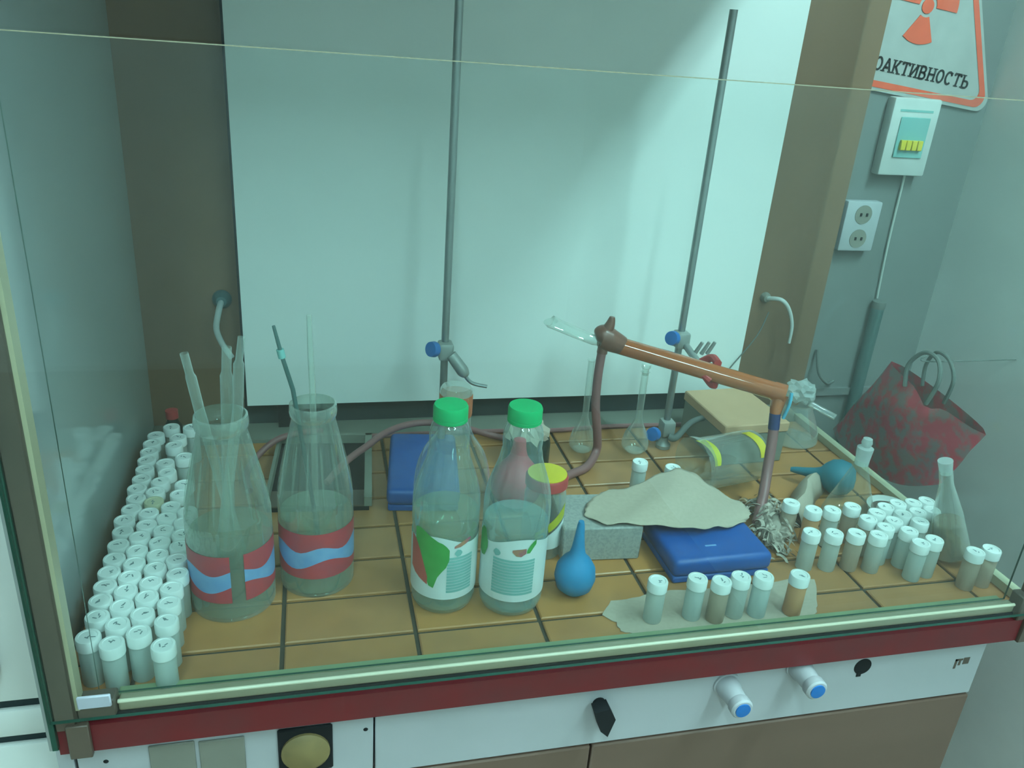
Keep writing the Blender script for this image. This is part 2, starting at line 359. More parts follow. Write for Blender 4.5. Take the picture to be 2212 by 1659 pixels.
# pointer switch
sw = MB().lathe([(0.008, 0), (0.008, 0.006)], 18, M4=frame((0.362, -0.066, -0.076), (0, -1, 0)))
sw.prism([(-0.012, 0.010), (0.006, 0.014), (0.015, -0.004), (0.008, -0.030), (-0.002, -0.020)], -0.022, -0.006, M4=Matrix.Translation((0.362, -0.066, -0.080)))
sw.obj('pointer_switch', M['dark'], cp)
# two gas taps
for x, z in ((0.528, -0.071), (0.625, -0.056)):
    tb = MB().lathe([(0.0175, 0), (0.0175, 0.003), (0.0150, 0.003), (0.0150, 0.012), (0.0135, 0.016), (0.0125, 0.031), (0.0140, 0.033), (0.0140, 0.042), (0.012, 0.044)], 24, M4=frame((x, -0.066, z), (0, -1, 0))).obj('gas_tap', M['panel'], cp)
    MB().lathe([(0.0095, 0), (0.0095, 0.0015), (0.0, 0.002)], 20, M4=frame((x, -0.110, z), (0, -1, 0))).obj('blue_cap', M['blueknob'], cp)
MB().lathe([(0.0125, 0.0), (0.0125, 0.0012), (0.0, 0.0013)], 22, M4=frame((0.722, -0.066, -0.070), (0, -1, 0))).box((0.716, -0.0675, -0.086), (0.7225, -0.066, -0.078)).obj('empty_tap_hole', M['dark'], cp)
MB().box((0.868, -0.0669, -0.094), (0.8715, -0.0664, -0.078)).box((0.868, -0.0669, -0.081), (0.880, -0.0664, -0.078)).box((0.874, -0.0669, -0.089), (0.8775, -0.0664, -0.081)).box((0.881, -0.0669, -0.088), (0.8905, -0.0664, -0.077)).obj('emblem', M['post'], cp)
# cabinet below
cb = hp(MB().box((-0.2215, -0.05, -0.895), (0.913, 0.55, -0.144)), 'base_cabinet', M['cabinet'])
for a, b in ((-0.2215, 0.36), (0.363, 0.914)):
    MB().rbox((a, -0.066, -0.88), (b, -0.05, -0.147), 0.002, 1).obj('door', M['cabinet'], cb)

# white board propped on the back panel
wb = thing('white_board', 'large white board standing upright against the brown back panel', 'board', (0.38, 0.535, 0.05))
MB().box((-0.448, -0.004, 0), (0.444, 0.004, 1.0)).obj('panel', M['board'], wb)
MB().box((-0.4515, -0.005, -0.001), (-0.448, 0.006, 1.0)).obj('edge_strip', M['dark'], wb)
MB().box((-0.40, 0.004, -0.0455), (-0.37, 0.021, 0.3)).obj('strut', M['dark'], wb)
MB().box((0.37, 0.004, -0.0455), (0.40, 0.021, 0.3)).obj('strut', M['dark'], wb)

# glass sashes
o = MB().box((-0.2095, -0.0980, 0.0150), (0.936, -0.0940, 0.6243))
o.mi = [1, 1, 0, 1, 0, 1]
gs = hp(o, 'glass_sash', [M['pane'], M['darkgreen']]); gs['label'] = 'outer sliding glass pane with a bright top edge'
x = MB().box((-0.2095, -0.0981, 0.6241), (0.936, -0.0939, 0.6249)).obj('ground_edge', M['rail'], gs)
o = MB().box((-0.1720, -0.0680, 0.0180), (0.909, -0.0655, 1.0)); o.mi = [1, 1, 0, 1, 0, 1]
g2 = hp(o, 'inner_glass_pane', [M['sidepane'], M['darkgreen']])

# white cabinet to the left of the hood
lc = thing('drawer_cabinet', 'white drawer cabinet standing left of the hood outside the glass', 'cabinet', (-0.55, 0.25, -0.9))
def lp(mb, name, mt, par=None):
    q = mb.obj(name, mt, par or lc)
    if par is None: q.location = (0.55, -0.25, 0.9)
    return q
lp(MB().box((-0.9, -0.022, -0.895), (-0.2275, 0.55, 0.55)), 'carcass', M['gapdark'])
d = lp(MB().rbox((-0.9, -0.03, -0.014), (-0.2275, -0.022, 0.55), 0.003, 2), 'door', M['white'])
MB().rbox((-0.40, -0.045, 0.028), (-0.2685, -0.03, 0.062), 0.003, 2).obj('handle', M['post'], d)
lp(MB().rbox((-0.9, -0.03, -0.0615), (-0.2275, -0.022, -0.0265), 0.003, 2), 'drawer', M['white'])
lp(MB().rbox((-0.9, -0.03, -0.88), (-0.2275, -0.022, -0.0735), 0.003, 2), 'drawer', M['white'])

# lilac tag stuck on the left post
tag(MB().rbox((-0.1822, -0.1016, 0.0325), (-0.1528, -0.0982, 0.0470), 0.001, 1).obj('paper_tag', M['lilac']), 'small lilac tag at the lower left corner of the frame', 'tag')

# ------------------------------------------------------------------ things on the walls at the right
sg = thing('warning_sign', 'triangular radiation warning sign, red on white, on the wall', 'sign', (1.104, YB - 0.004, 0.745), (0, math.radians(6.0), 0))
def rtri(R, r):
    pts = []
    for a in (90, 210, 330):
        cx, cz = (R - 2 * r) * math.cos(math.radians(a)), (R - 2 * r) * math.sin(math.radians(a))
        for k in range(-4, 5):
            b = math.radians(a + k * 15); pts.append((cx + r * math.cos(b), cz + r * math.sin(b)))
    return pts[::-1]
zc = -0.030
MB().prism(rtri(0.240, 0.020), -0.0015, 0.0015, M4=Matrix.Translation((0, 0, zc))).obj('plate', M['sign'], sg)
o_, i_ = rtri(0.228, 0.018), rtri(0.206, 0.014); n = len(o_)
bd = MB(); vs = [(x, -0.0022, z + zc) for x, z in o_] + [(x, -0.0022, z + zc) for x, z in i_]
bd.add(vs, [(k, (k + 1) % n, n + (k + 1) % n, n + k) for k in range(n)]); bd.obj('border', M['signred'], sg)
def blade(a0, r0, r1):
    pts = [(r0 * math.cos(math.radians(a)), r0 * math.sin(math.radians(a))) for a in range(a0 - 30, a0 + 31, 6)]
    pts += [(r1 * math.cos(math.radians(a)), r1 * math.sin(math.radians(a))) for a in range(a0 + 30, a0 - 31, -6)]
    return pts[::-1]
for a in (270, 30, 150):
    MB().prism(blade(a, 0.018, 0.062), -0.0030, -0.0015).obj('trefoil_blade', M['signred'], sg)
MB().prism([(0.012 * math.cos(-k * PI / 10), 0.012 * math.sin(-k * PI / 10)) for k in range(20)], -0.0030, -0.0015).obj('trefoil_centre', M['signred'], sg)
def seg(mb, p, q, t, y0, y1):
    d = Vector((q[0] - p[0], q[1] - p[1])); l = max(d.length, 1e-6); nn = Vector((-d.y, d.x)) / l * t / 2
    mb.prism([(p[0] + nn.x, p[1] + nn.y), (q[0] + nn.x, q[1] + nn.y), (q[0] - nn.x, q[1] - nn.y), (p[0] - nn.x, p[1] - nn.y)], y0, y1)
def arcs(cx, cz, rx, rz, a0, a1, k=10): return [(cx + rx * math.cos(math.radians(a0 + (a1 - a0) * i / k)), cz + rz * math.sin(math.radians(a0 + (a1 - a0) * i / k))) for i in range(k + 1)]
GL = {'Р': [[(0.2, 0), (0.2, 1)], [(0.2, 1)] + arcs(0.5, 0.75, 0.3, 0.25, 90, -90) + [(0.2, 0.5)]],
      'А': [[(0.1, 0), (0.5, 1), (0.9, 0)], [(0.25, 0.32), (0.75, 0.32)]],
      'Д': [[(0.2, 0.1), (0.42, 1), (0.78, 1), (0.78, 0.1)], [(0.05, 0.1), (0.95, 0.1)], [(0.08, 0.1), (0.08, -0.15)], [(0.92, 0.1), (0.92, -0.15)]],
      'И': [[(0.18, 1), (0.18, 0)], [(0.18, 0.06), (0.82, 0.94)], [(0.82, 1), (0.82, 0)]],
      'О': [arcs(0.5, 0.5, 0.36, 0.46, 0, 360, 16)],
      'К': [[(0.2, 0), (0.2, 1)], [(0.2, 0.48), (0.42, 0.5), (0.82, 1)], [(0.42, 0.5), (0.85, 0)]],
      'Т': [[(0.5, 0), (0.5, 1)], [(0.1, 0.94), (0.9, 0.94)], [(0.12, 0.94), (0.12, 0.76)], [(0.88, 0.94), (0.88, 0.76)]],
      'В': [[(0.2, 0), (0.2, 1)], [(0.2, 0.96)] + arcs(0.5, 0.74, 0.26, 0.22, 90, -90) + [(0.2, 0.52)], [(0.5, 0.52)] + arcs(0.52, 0.28, 0.30, 0.24, 90, -90) + [(0.2, 0.04)]],
      'Н': [[(0.18, 0), (0.18, 1)], [(0.82, 0), (0.82, 1)], [(0.18, 0.5), (0.82, 0.5)]],
      'С': [arcs(0.5, 0.5, 0.36, 0.46, 45, 315, 14), [(0.76, 0.96), (0.76, 0.70)]],
      'Ь': [[(0.2, 0), (0.2, 1)], [(0.2, 0.54), (0.5, 0.54)] + arcs(0.52, 0.29, 0.30, 0.25, 90, -90) + [(0.2, 0.04)]]}
SER = {'Р': [(0.2, 0), (0.2, 1)], 'А': [(0.1, 0), (0.9, 0)], 'И': [(0.18, 0), (0.18, 1), (0.82, 0), (0.82, 1)], 'К': [(0.2, 0), (0.2, 1), (0.82, 1), (0.85, 0)], 'Т': [(0.5, 0)],
       'В': [(0.2, 0), (0.2, 1)], 'Н': [(0.18, 0), (0.18, 1), (0.82, 0), (0.82, 1)], 'Ь': [(0.2, 0), (0.2, 1)]}
WORD = 'РАДИОАКТИВНОСТЬ'; PW = 0.288 / len(WORD); LH = 0.0225
for i, chx in enumerate(WORD):
    mb = MB(); x0 = -0.147 + PW * i
    T_ = lambda p: (x0 + p[0] * PW * 0.96, -0.116 + p[1] * LH)
    for st in GL[chx]:
        for p, q in zip(st[:-1], st[1:]): seg(mb, T_(p), T_(q), 0.0034, -0.0026, -0.0014)
    for px_, pz in SER.get(chx, []):
        c = T_((px_, 0.04 if pz == 0 else 0.96)); seg(mb, (c[0] - 0.0042, c[1]), (c[0] + 0.0042, c[1]), 0.0018, -0.00262, -0.0014)
    mb.obj('letter', M['dark'], sg)

br = thing('circuit_breaker_box', 'white breaker box with yellow switches under the warning sign', 'breaker box', (1.122, YB, 0.525))
MB().rbox((-0.050, -0.024, -0.069), (0.050, 0, 0.069), 0.004, 2).obj('housing', M['breaker'], br)
wn = MB().rbox((-0.030, -0.027, -0.036), (0.032, -0.024, 0.036), 0.001, 1).obj('window', M['lab_teal'], br)
for k in range(4): MB().rbox((-0.023 + 0.012 * k, -0.034, -0.022), (-0.0125 + 0.012 * k, -0.027, -0.004), 0.001, 1).obj('switch_lever', M['yellow'], wn)
MB().box((-0.035, -0.0246, 0.045), (0.035, -0.024, 0.049)).obj('slot', M['lab_teal'], br)
sk = thing('wall_socket', 'white double wall socket below the breaker box', 'socket', (1.066, YB, 0.358))
MB().rbox((-0.040, -0.022, -0.048), (0.036, 0, 0.048), 0.004, 2).obj('plate', M['panel'], sk)
for z in (0.023, -0.023):
    f = MB().lathe([(0.018, 0), (0.018, 0.001), (0.0, 0.0012)], 22, M4=frame((-0.002, -0.022, z), (0, -1, 0))).obj('outlet', M['plate'], sk)
    MB().box((-0.010, -0.0244, z - 0.003), (-0.006, -0.0232, z + 0.003)).box((0.003, -0.0244, z - 0.003), (0.007, -0.0232, z + 0.003)).obj('pin_hole', M['dark'], f)
tag(MB().tube([(1.146, YB - 0.005, 0.455), (1.148, YB - 0.005, 0.33), (1.155, YB - 0.005, 0.21)], 0.0022, 8).obj('cable', M['wall']), 'thin grey cable running down from the breaker box', 'cable')
pp = thing('wall_pipe', 'teal upright plastic pipe with a dark cap against the back wall', 'pipe', (1.156, YB - 0.014, -0.12))
MB().tube([(0, 0, 0), (0, 0, 0.315)], 0.0125, 16).obj('tube', M['tealpipe'], pp)
MB().tube([(0, 0, 0.312), (0, 0, 0.326)], 0.0138, 16).obj('end_cap', M['rope'], pp)
tag(MB().tube([(1.045, YB - 0.006, 0.10), (1.05, YB - 0.02, 0.055), (1.075, YB - 0.02, 0.03), (1.10, YB - 0.006, 0.028)], 0.003, 8).obj('hanging_cable', M['rope']), 'dark loose cable end hooked low on the back wall', 'cable')

# patterned bag hanging on a peg
XBG = 1.12
def by(y): return 0.045 + 0
bagp = [(0.487, 0.124), (0.42, 0.118), (0.238, 0.098), (0.252, 0.03), (0.278, -0.016), (0.389, -0.088), (0.50, -0.088), (0.600, -0.080), (0.575, -0.02), (0.52, 0.06)]
bag = thing('paper_bag', 'dark red patterned paper bag hanging crooked by its rope handle', 'bag', (XBG, 0.42, 0.0))
def quadbag():
    # corners of the flat bag: mouth edge T1-T2, bottom edge B1-B2
    T1, T2, B2, B1 = Vector((0, 0.487, 0.124)), Vector((0, 0.232, 0.096)), Vector((0, 0.288, -0.030)), Vector((0, 0.600, -0.078))
    mb = MB(); nu, nv = 14, 10; vs = []
    for side in (-1, 1):
        for j in range(nv + 1):
            for i in range(nu + 1):
                u, v = i / nu, j / nv
                p = (T1 * (1 - u) + T2 * u) * (1 - v) + (B1 * (1 - u) + B2 * u) * v
                sgv = 4 * u * (1 - u) * v * v; p = p + Vector((0, -0.022 * sgv, -0.036 * sgv))
                bulge = 0.026 * (math.sin(PI * u) ** 0.4) * (0.30 + 0.7 * math.sin(PI * min(1, v * 0.62 + 0.2)))
                wr = 0.003 * math.sin(9 * u + 4 * v) * math.sin(7 * v)
                notch = 0.020 * math.exp(-((u - 0.52) / 0.10) ** 2) * max(0, 1 - v * 5) if side < 0 else 0
                vs.append((side * bulge + wr, p.y - 0.42, p.z - notch))
    k = (nu + 1) * (nv + 1)
    for s_ in (0, 1):
        fs = []
        for j in range(nv):
            for i in range(nu):
                a = s_ * k + j * (nu + 1) + i; q = (a, a + 1, a + nu + 2, a + nu + 1)
                fs.append(q if s_ else q[::-1])
        if s_ == 0: F0 = fs
        else: F0 += fs
    for j in range(nv):
        for i in (0, nu):
            a = j * (nu + 1) + i; F0.append((a, a + nu + 1, k + a + nu + 1, k + a))
    for i in range(nu):
        a = nv * (nu + 1) + i; F0.append((a, a + 1, k + a + 1, k + a))
    return mb.add(vs, F0, 0, True)
quadbag().obj('body', M['bag'], bag)
for dx, r in ((-0.022, 0.004), (0.016, 0.0035)):
    MB().tube([(dx, 0.412 - 0.42, 0.105), (dx, 0.418 - 0.42, 0.145), (dx * 0.7, 0.396 - 0.42, 0.178), (dx * 0.6, 0.362 - 0.42, 0.176), (dx * 0.8, 0.343 - 0.42, 0.145), (dx, 0.352 - 0.42, 0.097)], r, 8).obj('rope_handle', M['rope'], bag)
tag(MB().tube([(XR, 0.378, 0.168), (1.10, 0.378, 0.168), (1.095, 0.378, 0.180)], 0.0013, 6).obj('wall_peg', M['rope']), 'thin wire peg in the right wall holding the red bag', 'peg')

# ------------------------------------------------------------------ bent nozzles on the back panel
k1 = thing('gas_nozzle', 'dark round nozzle with a clear bent spout left of the white board', 'nozzle', (-0.099, 0.562, 0.226))
MB().lathe([(0.015, 0), (0.015, 0.004), (0.012, 0.010), (0.008, 0.016), (0.0, 0.018)], 20, M4=frame((0, 0, 0), (0, -1, 0))).obj('rosette', M['darkteal'], k1)
MB().tube([(0, -0.014, 0), (-0.004, -0.03, -0.014), (-0.008, -0.034, -0.040), (0.0, -0.034, -0.066), (0.012, -0.034, -0.088)], 0.0048, 10).obj('spout', M['crumple'], k1)
k2 = thing('gas_nozzle', 'white hooked nozzle on the brown panel right of the white board', 'nozzle', (0.868, 0.562, 0.229))
MB().lathe([(0.010, 0), (0.010, 0.004), (0.007, 0.010), (0.0, 0.012)], 18, M4=frame((0, 0, 0), (0, -1, 0))).obj('rosette', M['plate'], k2)
MB().tube([(0, -0.008, 0), (0.016, -0.03, 0.004), (0.036, -0.03, -0.014), (0.050, -0.03, -0.046), (0.052, -0.03, -0.082)], [0.004, 0.004, 0.0038, 0.0034, 0.0026], 10).obj('spout', M['breaker'], k2)
tag(MB().tube([(0.872, 0.545, 0.205), (0.85, 0.535, 0.16), (0.80, 0.524, 0.10), (0.77, 0.510, 0.066)], 0.0012, 6).obj('thin_wire', M['rope']), 'thin dark wire slanting from the hooked nozzle down to the bench', 'wire')

# ------------------------------------------------------------------ lab stand rods and clamps
def rod(x, y, label, top=0.78):
    t = thing('lab_stand', label, 'stand', (x, y, 0))
    MB().tube([(0, 0, 0.0), (0, 0, top)], 0.006, 14).obj('rod', M['steel'], t)
    MB().lathe([(0.013, 0), (0.013, 0.006), (0.008, 0.012), (0.007, 0.02)], 18).obj('socket', M['castmetal'], t)
    return t
rod(0.240, 0.416, 'tall steel stand rod rising behind the green capped bottles')
rod(0.635, 0.416, 'tall steel stand rod that carries the amber condenser', 0.702)
def clamp(x, y, z, label, right=True):
    t = thing('rod_clamp', label, 'clamp', (x, y, z))
    MB().rbox((-0.011, -0.016, -0.014), (0.012, 0.010, 0.014), 0.004, 2).obj('boss_head', M['castmetal'], t)
    k = MB().lathe([(0.0045, 0), (0.0045, 0.008), (0.0115, 0.009), (0.0125, 0.012), (0.0115, 0.020), (0.0, 0.021)], 18, M4=frame((-0.009, -0.006, 0.003), (-0.8, -0.55, 0.22))).obj('thumb_knob', M['blueknob'], t)
    return t
c1 = clamp(0.240, 0.416, 0.190, 'grey clamp with blue knob and bare rod on the stand behind the bottles')
MB().tube([(0.008, -0.012, -0.004), (0.026, -0.02, -0.028), (0.030, -0.02, -0.036)], [0.009, 0.010, 0.006], 10).obj('swivel', M['castmetal'], c1)
MB().tube([(0.024, -0.02, -0.026), (0.040, -0.02, -0.048), (0.066, -0.02, -0.056)], 0.003, 8).obj('arm', M['steel'], c1)
c2 = clamp(0.635, 0.416, 0.203, 'clamp with blue knob and red jaws gripping the amber condenser')
MB().tube([(0.006, -0.014, -0.008), (0.0, -0.06, -0.010), (-0.002, -0.085, -0.012)], 0.006, 10).obj('arm', M['castmetal'], c2)
for dx in (0.008, 0.020, 0.030):
    MB().tube([(dx - 0.004, -0.05, -0.008), (dx + 0.004, -0.055, 0.014)], [0.0035, 0.0028], 8).obj('wing_screw', M['castmetal'], c2)
MB().tube([(0.002, -0.080, -0.010), (0.012, -0.094, 0.003), (0.010, -0.118, 0.003)], 0.0065, 8).tube([(-0.014, -0.088, -0.014), (-0.012, -0.12, -0.014), (-0.004, -0.129, -0.020)], 0.006, 8).tube([(0.002, -0.085, -0.022), (0.004, -0.12, -0.030), (0.007, -0.128, -0.028)], 0.006, 8).obj('red_jaw', M['redjaw'], c2)
c3 = clamp(0.635, 0.416, 0.040, 'low dark clamp with a blue knob near the foot of the right stand')
c3.children[1].location = (-0.010, -0.006, -0.010)
MB().tube([(0.0, -0.016, -0.012), (0.012, -0.020, -0.012), (0.045, -0.006, 0.010), (0.078, -0.004, 0.018)], [0.006, 0.006, 0.005, 0.005], 10).obj('arm', M['rope'], c3)

# ------------------------------------------------------------------ condenser with hoses
cd = thing('glass_condenser', 'long amber condenser tube sloping down to the right across both stands', 'condenser', (0.507, 0.37, 0.213))
A = Vector((0.507, 0.370, 0.211)); B = Vector((0.728, 0.243, 0.179)); org = Vector((0.507, 0.37, 0.213))
def L(*ps): return [Vector(p) - org for p in ps]
MB().tube(L(A - (B - A) * 0.03, B), 0.0138, 20, smooth=0).obj('jacket', M['amber'], cd)
MB().tube(L((0.398, 0.385, 0.246), (0.406, 0.384, 0.242), (0.468, 0.375, 0.218), (0.482, 0.373, 0.220)), [0.0115, 0.0095, 0.0082, 0.008], 16, smooth=2).obj('glass_tip', M['tube'], cd)
MB().tube(L((0.470, 0.374, 0.224), (0.478, 0.373, 0.226), (0.492, 0.371, 0.220), (0.514, 0.367, 0.211)), [0.008, 0.0180, 0.0190, 0.0142], 18).tube(L((0.484, 0.371, 0.228), (0.490, 0.370, 0.246), (0.492, 0.370, 0.258)), [0.012, 0.0075, 0.004], 12).tube(L((0.484, 0.371, 0.216), (0.482, 0.37, 0.198)), 0.0085, 12).obj('rubber_joint', M['brownrubber'], cd)
MB().tube(L(B - (B - A) * 0.05, (0.733, 0.240, 0.178)), [0.0148, 0.0150], 18).tube(L((0.727, 0.243, 0.176), (0.722, 0.238, 0.158), (0.720, 0.235, 0.146)), [0.013, 0.010, 0.0078], 14).obj('elbow', M['amber'], cd)
MB().tube(L((0.734, 0.226, 0.186), (0.733, 0.224, 0.168), (0.729, 0.226, 0.144)), 0.0026, 8).obj('cable_tie', M['sky'], cd)
MB().tube(L((0.720, 0.235, 0.149), (0.721, 0.232, 0.124)), 0.0085, 14).obj('tape_wrap', M['navy'], cd)
tag(MB().tube([(0.482, 0.37, 0.205), (0.480, 0.37, 0.16), (0.482, 0.37, 0.11), (0.492, 0.372, 0.055), (0.495, 0.374, 0.022), (0.470, 0.345, 0.008), (0.43, 0.322, 0.007), (0.40, 0.29, 0.007), (0.384, 0.268, 0.007)], 0.0072, 12).obj('rubber_hose', M['hose']), 'brownish rose hose hanging from the upper end of the condenser', 'hose')
tag(MB().tube([(0.721, 0.232, 0.126), (0.718, 0.224, 0.10), (0.711, 0.21, 0.065), (0.698, 0.188, 0.040), (0.682, 0.165, 0.022), (0.672, 0.15, 0.012)], 0.0078, 12).obj('rubber_hose', M['hose']), 'rose hose dropping from the lower end of the condenser into the rag', 'hose')
tag(MB().tube([(0.055, 0.30, 0.030), (0.085, 0.335, 0.045), (0.118, 0.375, 0.048), (0.150, 0.414, 0.050), (0.19, 0.437, 0.052), (0.234, 0.447, 0.048), (0.285, 0.462, 0.030), (0.334, 0.468, 0.010), (0.38, 0.45, 0.006)], 0.0055, 10).obj('rubber_hose', M['hose']), 'rose hose arching behind the left blue case and over the black tray', 'hose')
tag(MB().tube([(0.06, 0.491, 0.0045), (0.20, 0.494, 0.0045), (0.34, 0.493, 0.0045), (0.457, 0.487, 0.0045), (0.56, 0.494, 0.0045), (0.675, 0.491, 0.0045), (0.76, 0.49, 0.0045)], 0.0042, 8).obj('rubber_hose', M['hose']), 'thin rose hose lying along the rear edge of the tiles', 'hose')
tag(MB().tube([(-0.055, 0.33, 0.006), (-0.062, 0.38, 0.006), (-0.050, 0.420, 0.012), (-0.02, 0.440, 0.031), (0.02, 0.460, 0.033), (0.05, 0.488, 0.020)], 0.0052, 10).obj('rubber_hose', M['hose']), 'rose hose end curling on the bench between the two glass bottles', 'hose')

# ------------------------------------------------------------------ sample vials
cap_me = MB().lathe([(0.0112, 0.0), (0.0122, 0.001), (0.0122, 0.0125), (0.0115, 0.014), (0.0092, 0.0142), (0.0086, 0.0134), (0.0, 0.0134)], 24).mesh('cap', M['cap'])
body_prof = [(0.0106, 0.0), (0.0112, 0.001), (0.0112, 0.040), (0.0100, 0.0435), (0.0100, 0.0445)]
body_me = [MB().lathe(body_prof, 22).mesh('body', M[k]) for k in ('frost', 'frost2', 'frost3', 'frost4')]
liq_me = [MB().lathe([(0.0098, 0.0015), (0.0104, 0.003), (0.0104, h), (0.0, h)], 18).mesh('contents', M[k]) for k, h in (('frost2', 0.020), ('frost3', 0.030))]
marks = []
for k in range(7):
    mb = MB(); rd = random.Random(k + 3)
    for q in range(3):
        x0, y0 = rd.uniform(-0.004, 0.002), rd.uniform(-0.003, 0.003); a = rd.uniform(-1.4, 1.4); l = rd.uniform(0.003, 0.0055); wv = 0.0007
        dx, dy = math.cos(a) * l, math.sin(a) * l; nx, ny = -math.sin(a) * wv, math.cos(a) * wv
        mb.add([(x0 - nx, y0 - ny, 0.01355), (x0 + dx - nx, y0 + dy - ny, 0.01355), (x0 + dx + nx, y0 + dy + ny, 0.01355), (x0 + nx, y0 + ny, 0.01355)], [(0, 1, 2, 3)])
    marks.append(mb.mesh('pen_mark', M['ink']))
nv = [0]
def vial(x, y, label, group, body=0, liq=None, z=0.0, tilt=None, cream=False):
    e = bpy.data.objects.new('sample_vial', None); C.objects.link(e); e.empty_display_size = 0.01
    e.location = (x, y, z); e.rotation_euler = (tilt or (0, 0, 0))[:2] + (random.uniform(0, 6.28),)
    tag(e, label, 'vial', group)
    b = bpy.data.objects.new('body', body_me[body]); C.objects.link(b); b.parent = e
    if liq is not None:
        q = bpy.data.objects.new('contents', liq_me[liq]); C.objects.link(q); q.parent = e
    c = bpy.data.objects.new('cap', cap_me if not cream else cap_cream); C.objects.link(c); c.parent = e; c.location = (0, 0, 0.044)
    mk = bpy.data.objects.new('pen_mark', marks[nv[0] % 7]); C.objects.link(mk); mk.parent = c
    nv[0] += 1
    return e
cap_cream = cap_me.copy(); cap_cream.materials[0] = pmat('yellowed_cap', (0.66, 0.64, 0.46), 0.5)
BLOCK = [(-0.1738, 0.4474), (-0.1449, 0.4435), (-0.1919, 0.4213), (-0.1597, 0.4116), (-0.1938, 0.3958), (-0.1618, 0.3861), (-0.1933, 0.3702), (-0.1434, 0.3499), (-0.1925, 0.3441), (-0.1662, 0.3337), (-0.1906, 0.3182), (-0.1596, 0.3059), (-0.1901, 0.2916), (-0.1647, 0.2808), (-0.1916, 0.266), (-0.1673, 0.2553), (-0.1333, 0.2708), (-0.1883, 0.2406), (-0.1649, 0.2299), (-0.1357, 0.2453), (-0.1893, 0.215), (-0.1668, 0.2028), (-0.1422, 0.2155), (-0.1931, 0.1897), (-0.1648, 0.1756), (-0.1435, 0.1899), (-0.1207, 0.2015), (-0.19, 0.1643), (-0.1686, 0.1503), (-0.1431, 0.1619), (-0.1216, 0.1758), (-0.12, 0.1497), (-0.1895, 0.1354), (-0.1667, 0.1217), (-0.1437, 0.1363), (-0.1193, 0.1241), (-0.1886, 0.1077), (-0.1651, 0.0961), (-0.1418, 0.1098), (-0.1193, 0.0976), (-0.189, 0.0821), (-0.1654, 0.0705), (-0.1407, 0.0834), (-0.1147, 0.0691), (-0.1879, 0.0566), (-0.1648, 0.045), (-0.1411, 0.0568), (-0.1176, 0.0437), (-0.1873, 0.031), (-0.1639, 0.019), (-0.141, 0.0312), (-0.1165, 0.0174), (-0.185, 0.0043), (-0.1625, -0.0107), (-0.1406, 0.0026), (-0.1148, -0.0125), (-0.1868, -0.0268), (-0.1622, -0.0400), (-0.1394, -0.027), (-0.1124, -0.0500)]
ORD = 'front second third fourth fifth sixth seventh eighth ninth tenth eleventh twelfth thirteenth fourteenth fifteenth sixteenth seventeenth eighteenth nineteenth twentieth'.split()
colsv = {0: [], 1: [], 2: [], 3: []}
for x, y in BLOCK:
    colsv[0 if x < -0.178 else 1 if x < -0.152 else 2 if x < -0.128 else 3].append((y, x))
cname = ['the file against the left wall', 'the file one in from the left wall', 'the file two in from the left wall', 'the file beside the left glass bottle']
for c in range(4):
    for k, (y, x) in enumerate(sorted(colsv[c])):
        cream = abs(x + 0.1649) < 1e-4 and abs(y - 0.2299) < 1e-4
        if cream: lab = 'white vial with a yellowed cap inside the block along the left wall'
        else: lab = 'white capped vial, %s from the front in %s' % (ORD[k], cname[c]) if k else 'front vial of %s, white capped' % cname[c]
        vial(x, y, lab, 'vials in the block along the left wall', random.choice((0, 0, 3)) if k else 3, 0 if random.random() < 0.4 else None, cream=cream)
G2 = 'vials standing on the torn paper'
for (x, y), bd, lq, lab in (((0.437, -0.020), 0, None, 'leftmost vial on the torn paper, clear with a white cap'), ((0.488, -0.022), 3, None, 'pale bluish vial second from left on the torn paper'),
        ((0.5155, -0.031), 1, 0, 'brownish vial third from left on the torn paper'), ((0.544, -0.026), 0, None, 'white vial fourth from left on the torn paper'),
        ((0.5735, -0.029), 3, None, 'whitish vial fifth from left on the torn paper by the blue case'), ((0.621, -0.033), 2, 1, 'vial of orange liquid standing apart at the right of the torn paper')):
    vial(x, y, lab, G2, bd, lq, 0.0016)
G3 = 'vials in the rows at the right'
for (x, y), bd, lq, lab in (((0.706, 0.129), 1, 0, 'first vial of the rear right row, next to the cream paper'), ((0.729, 0.108), 2, 0, 'second vial of the rear right row, tan inside'),
        ((0.757, 0.104), 0, None, 'third vial of the rear right row, whitish inside'), ((0.793, 0.109), 1, 1, 'fourth vial of the rear right row, standing slightly apart'),
        ((0.693, 0.055), 0, None, 'first vial of the middle right row, nearest the blue case'), ((0.724, 0.049), 0, None, 'second vial of the middle right row, white inside'),
        ((0.756, 0.045), 1, 0, 'third vial of the middle right row, tan inside'), ((0.785, 0.037), 0, 0, 'last vial of the middle right row, touching the cluster'),
        ((0.8325, 0.012), 3, None, 'pale vial in front of the cluster, left of its twin'), ((0.858, 0.017), 0, None, 'whitish vial in front of the cluster, right of its twin'),
        ((0.896, -0.016), 1, 0, 'left one of two vials by the right front post'), ((0.924, -0.014), 1, None, 'right one of two vials by the right front post')):
    vial(x, y, lab, G3, bd, lq)
CL = [(0.869, 0.1085), (0.8945, 0.1075), (0.920, 0.110), (0.8437, 0.102), (0.884, 0.084), (0.9095, 0.086), (0.820, 0.0895), (0.8315, 0.0668), (0.8575, 0.082), (0.7965, 0.076), (0.808, 0.0535), (0.8365, 0.041), (0.870, 0.061)]
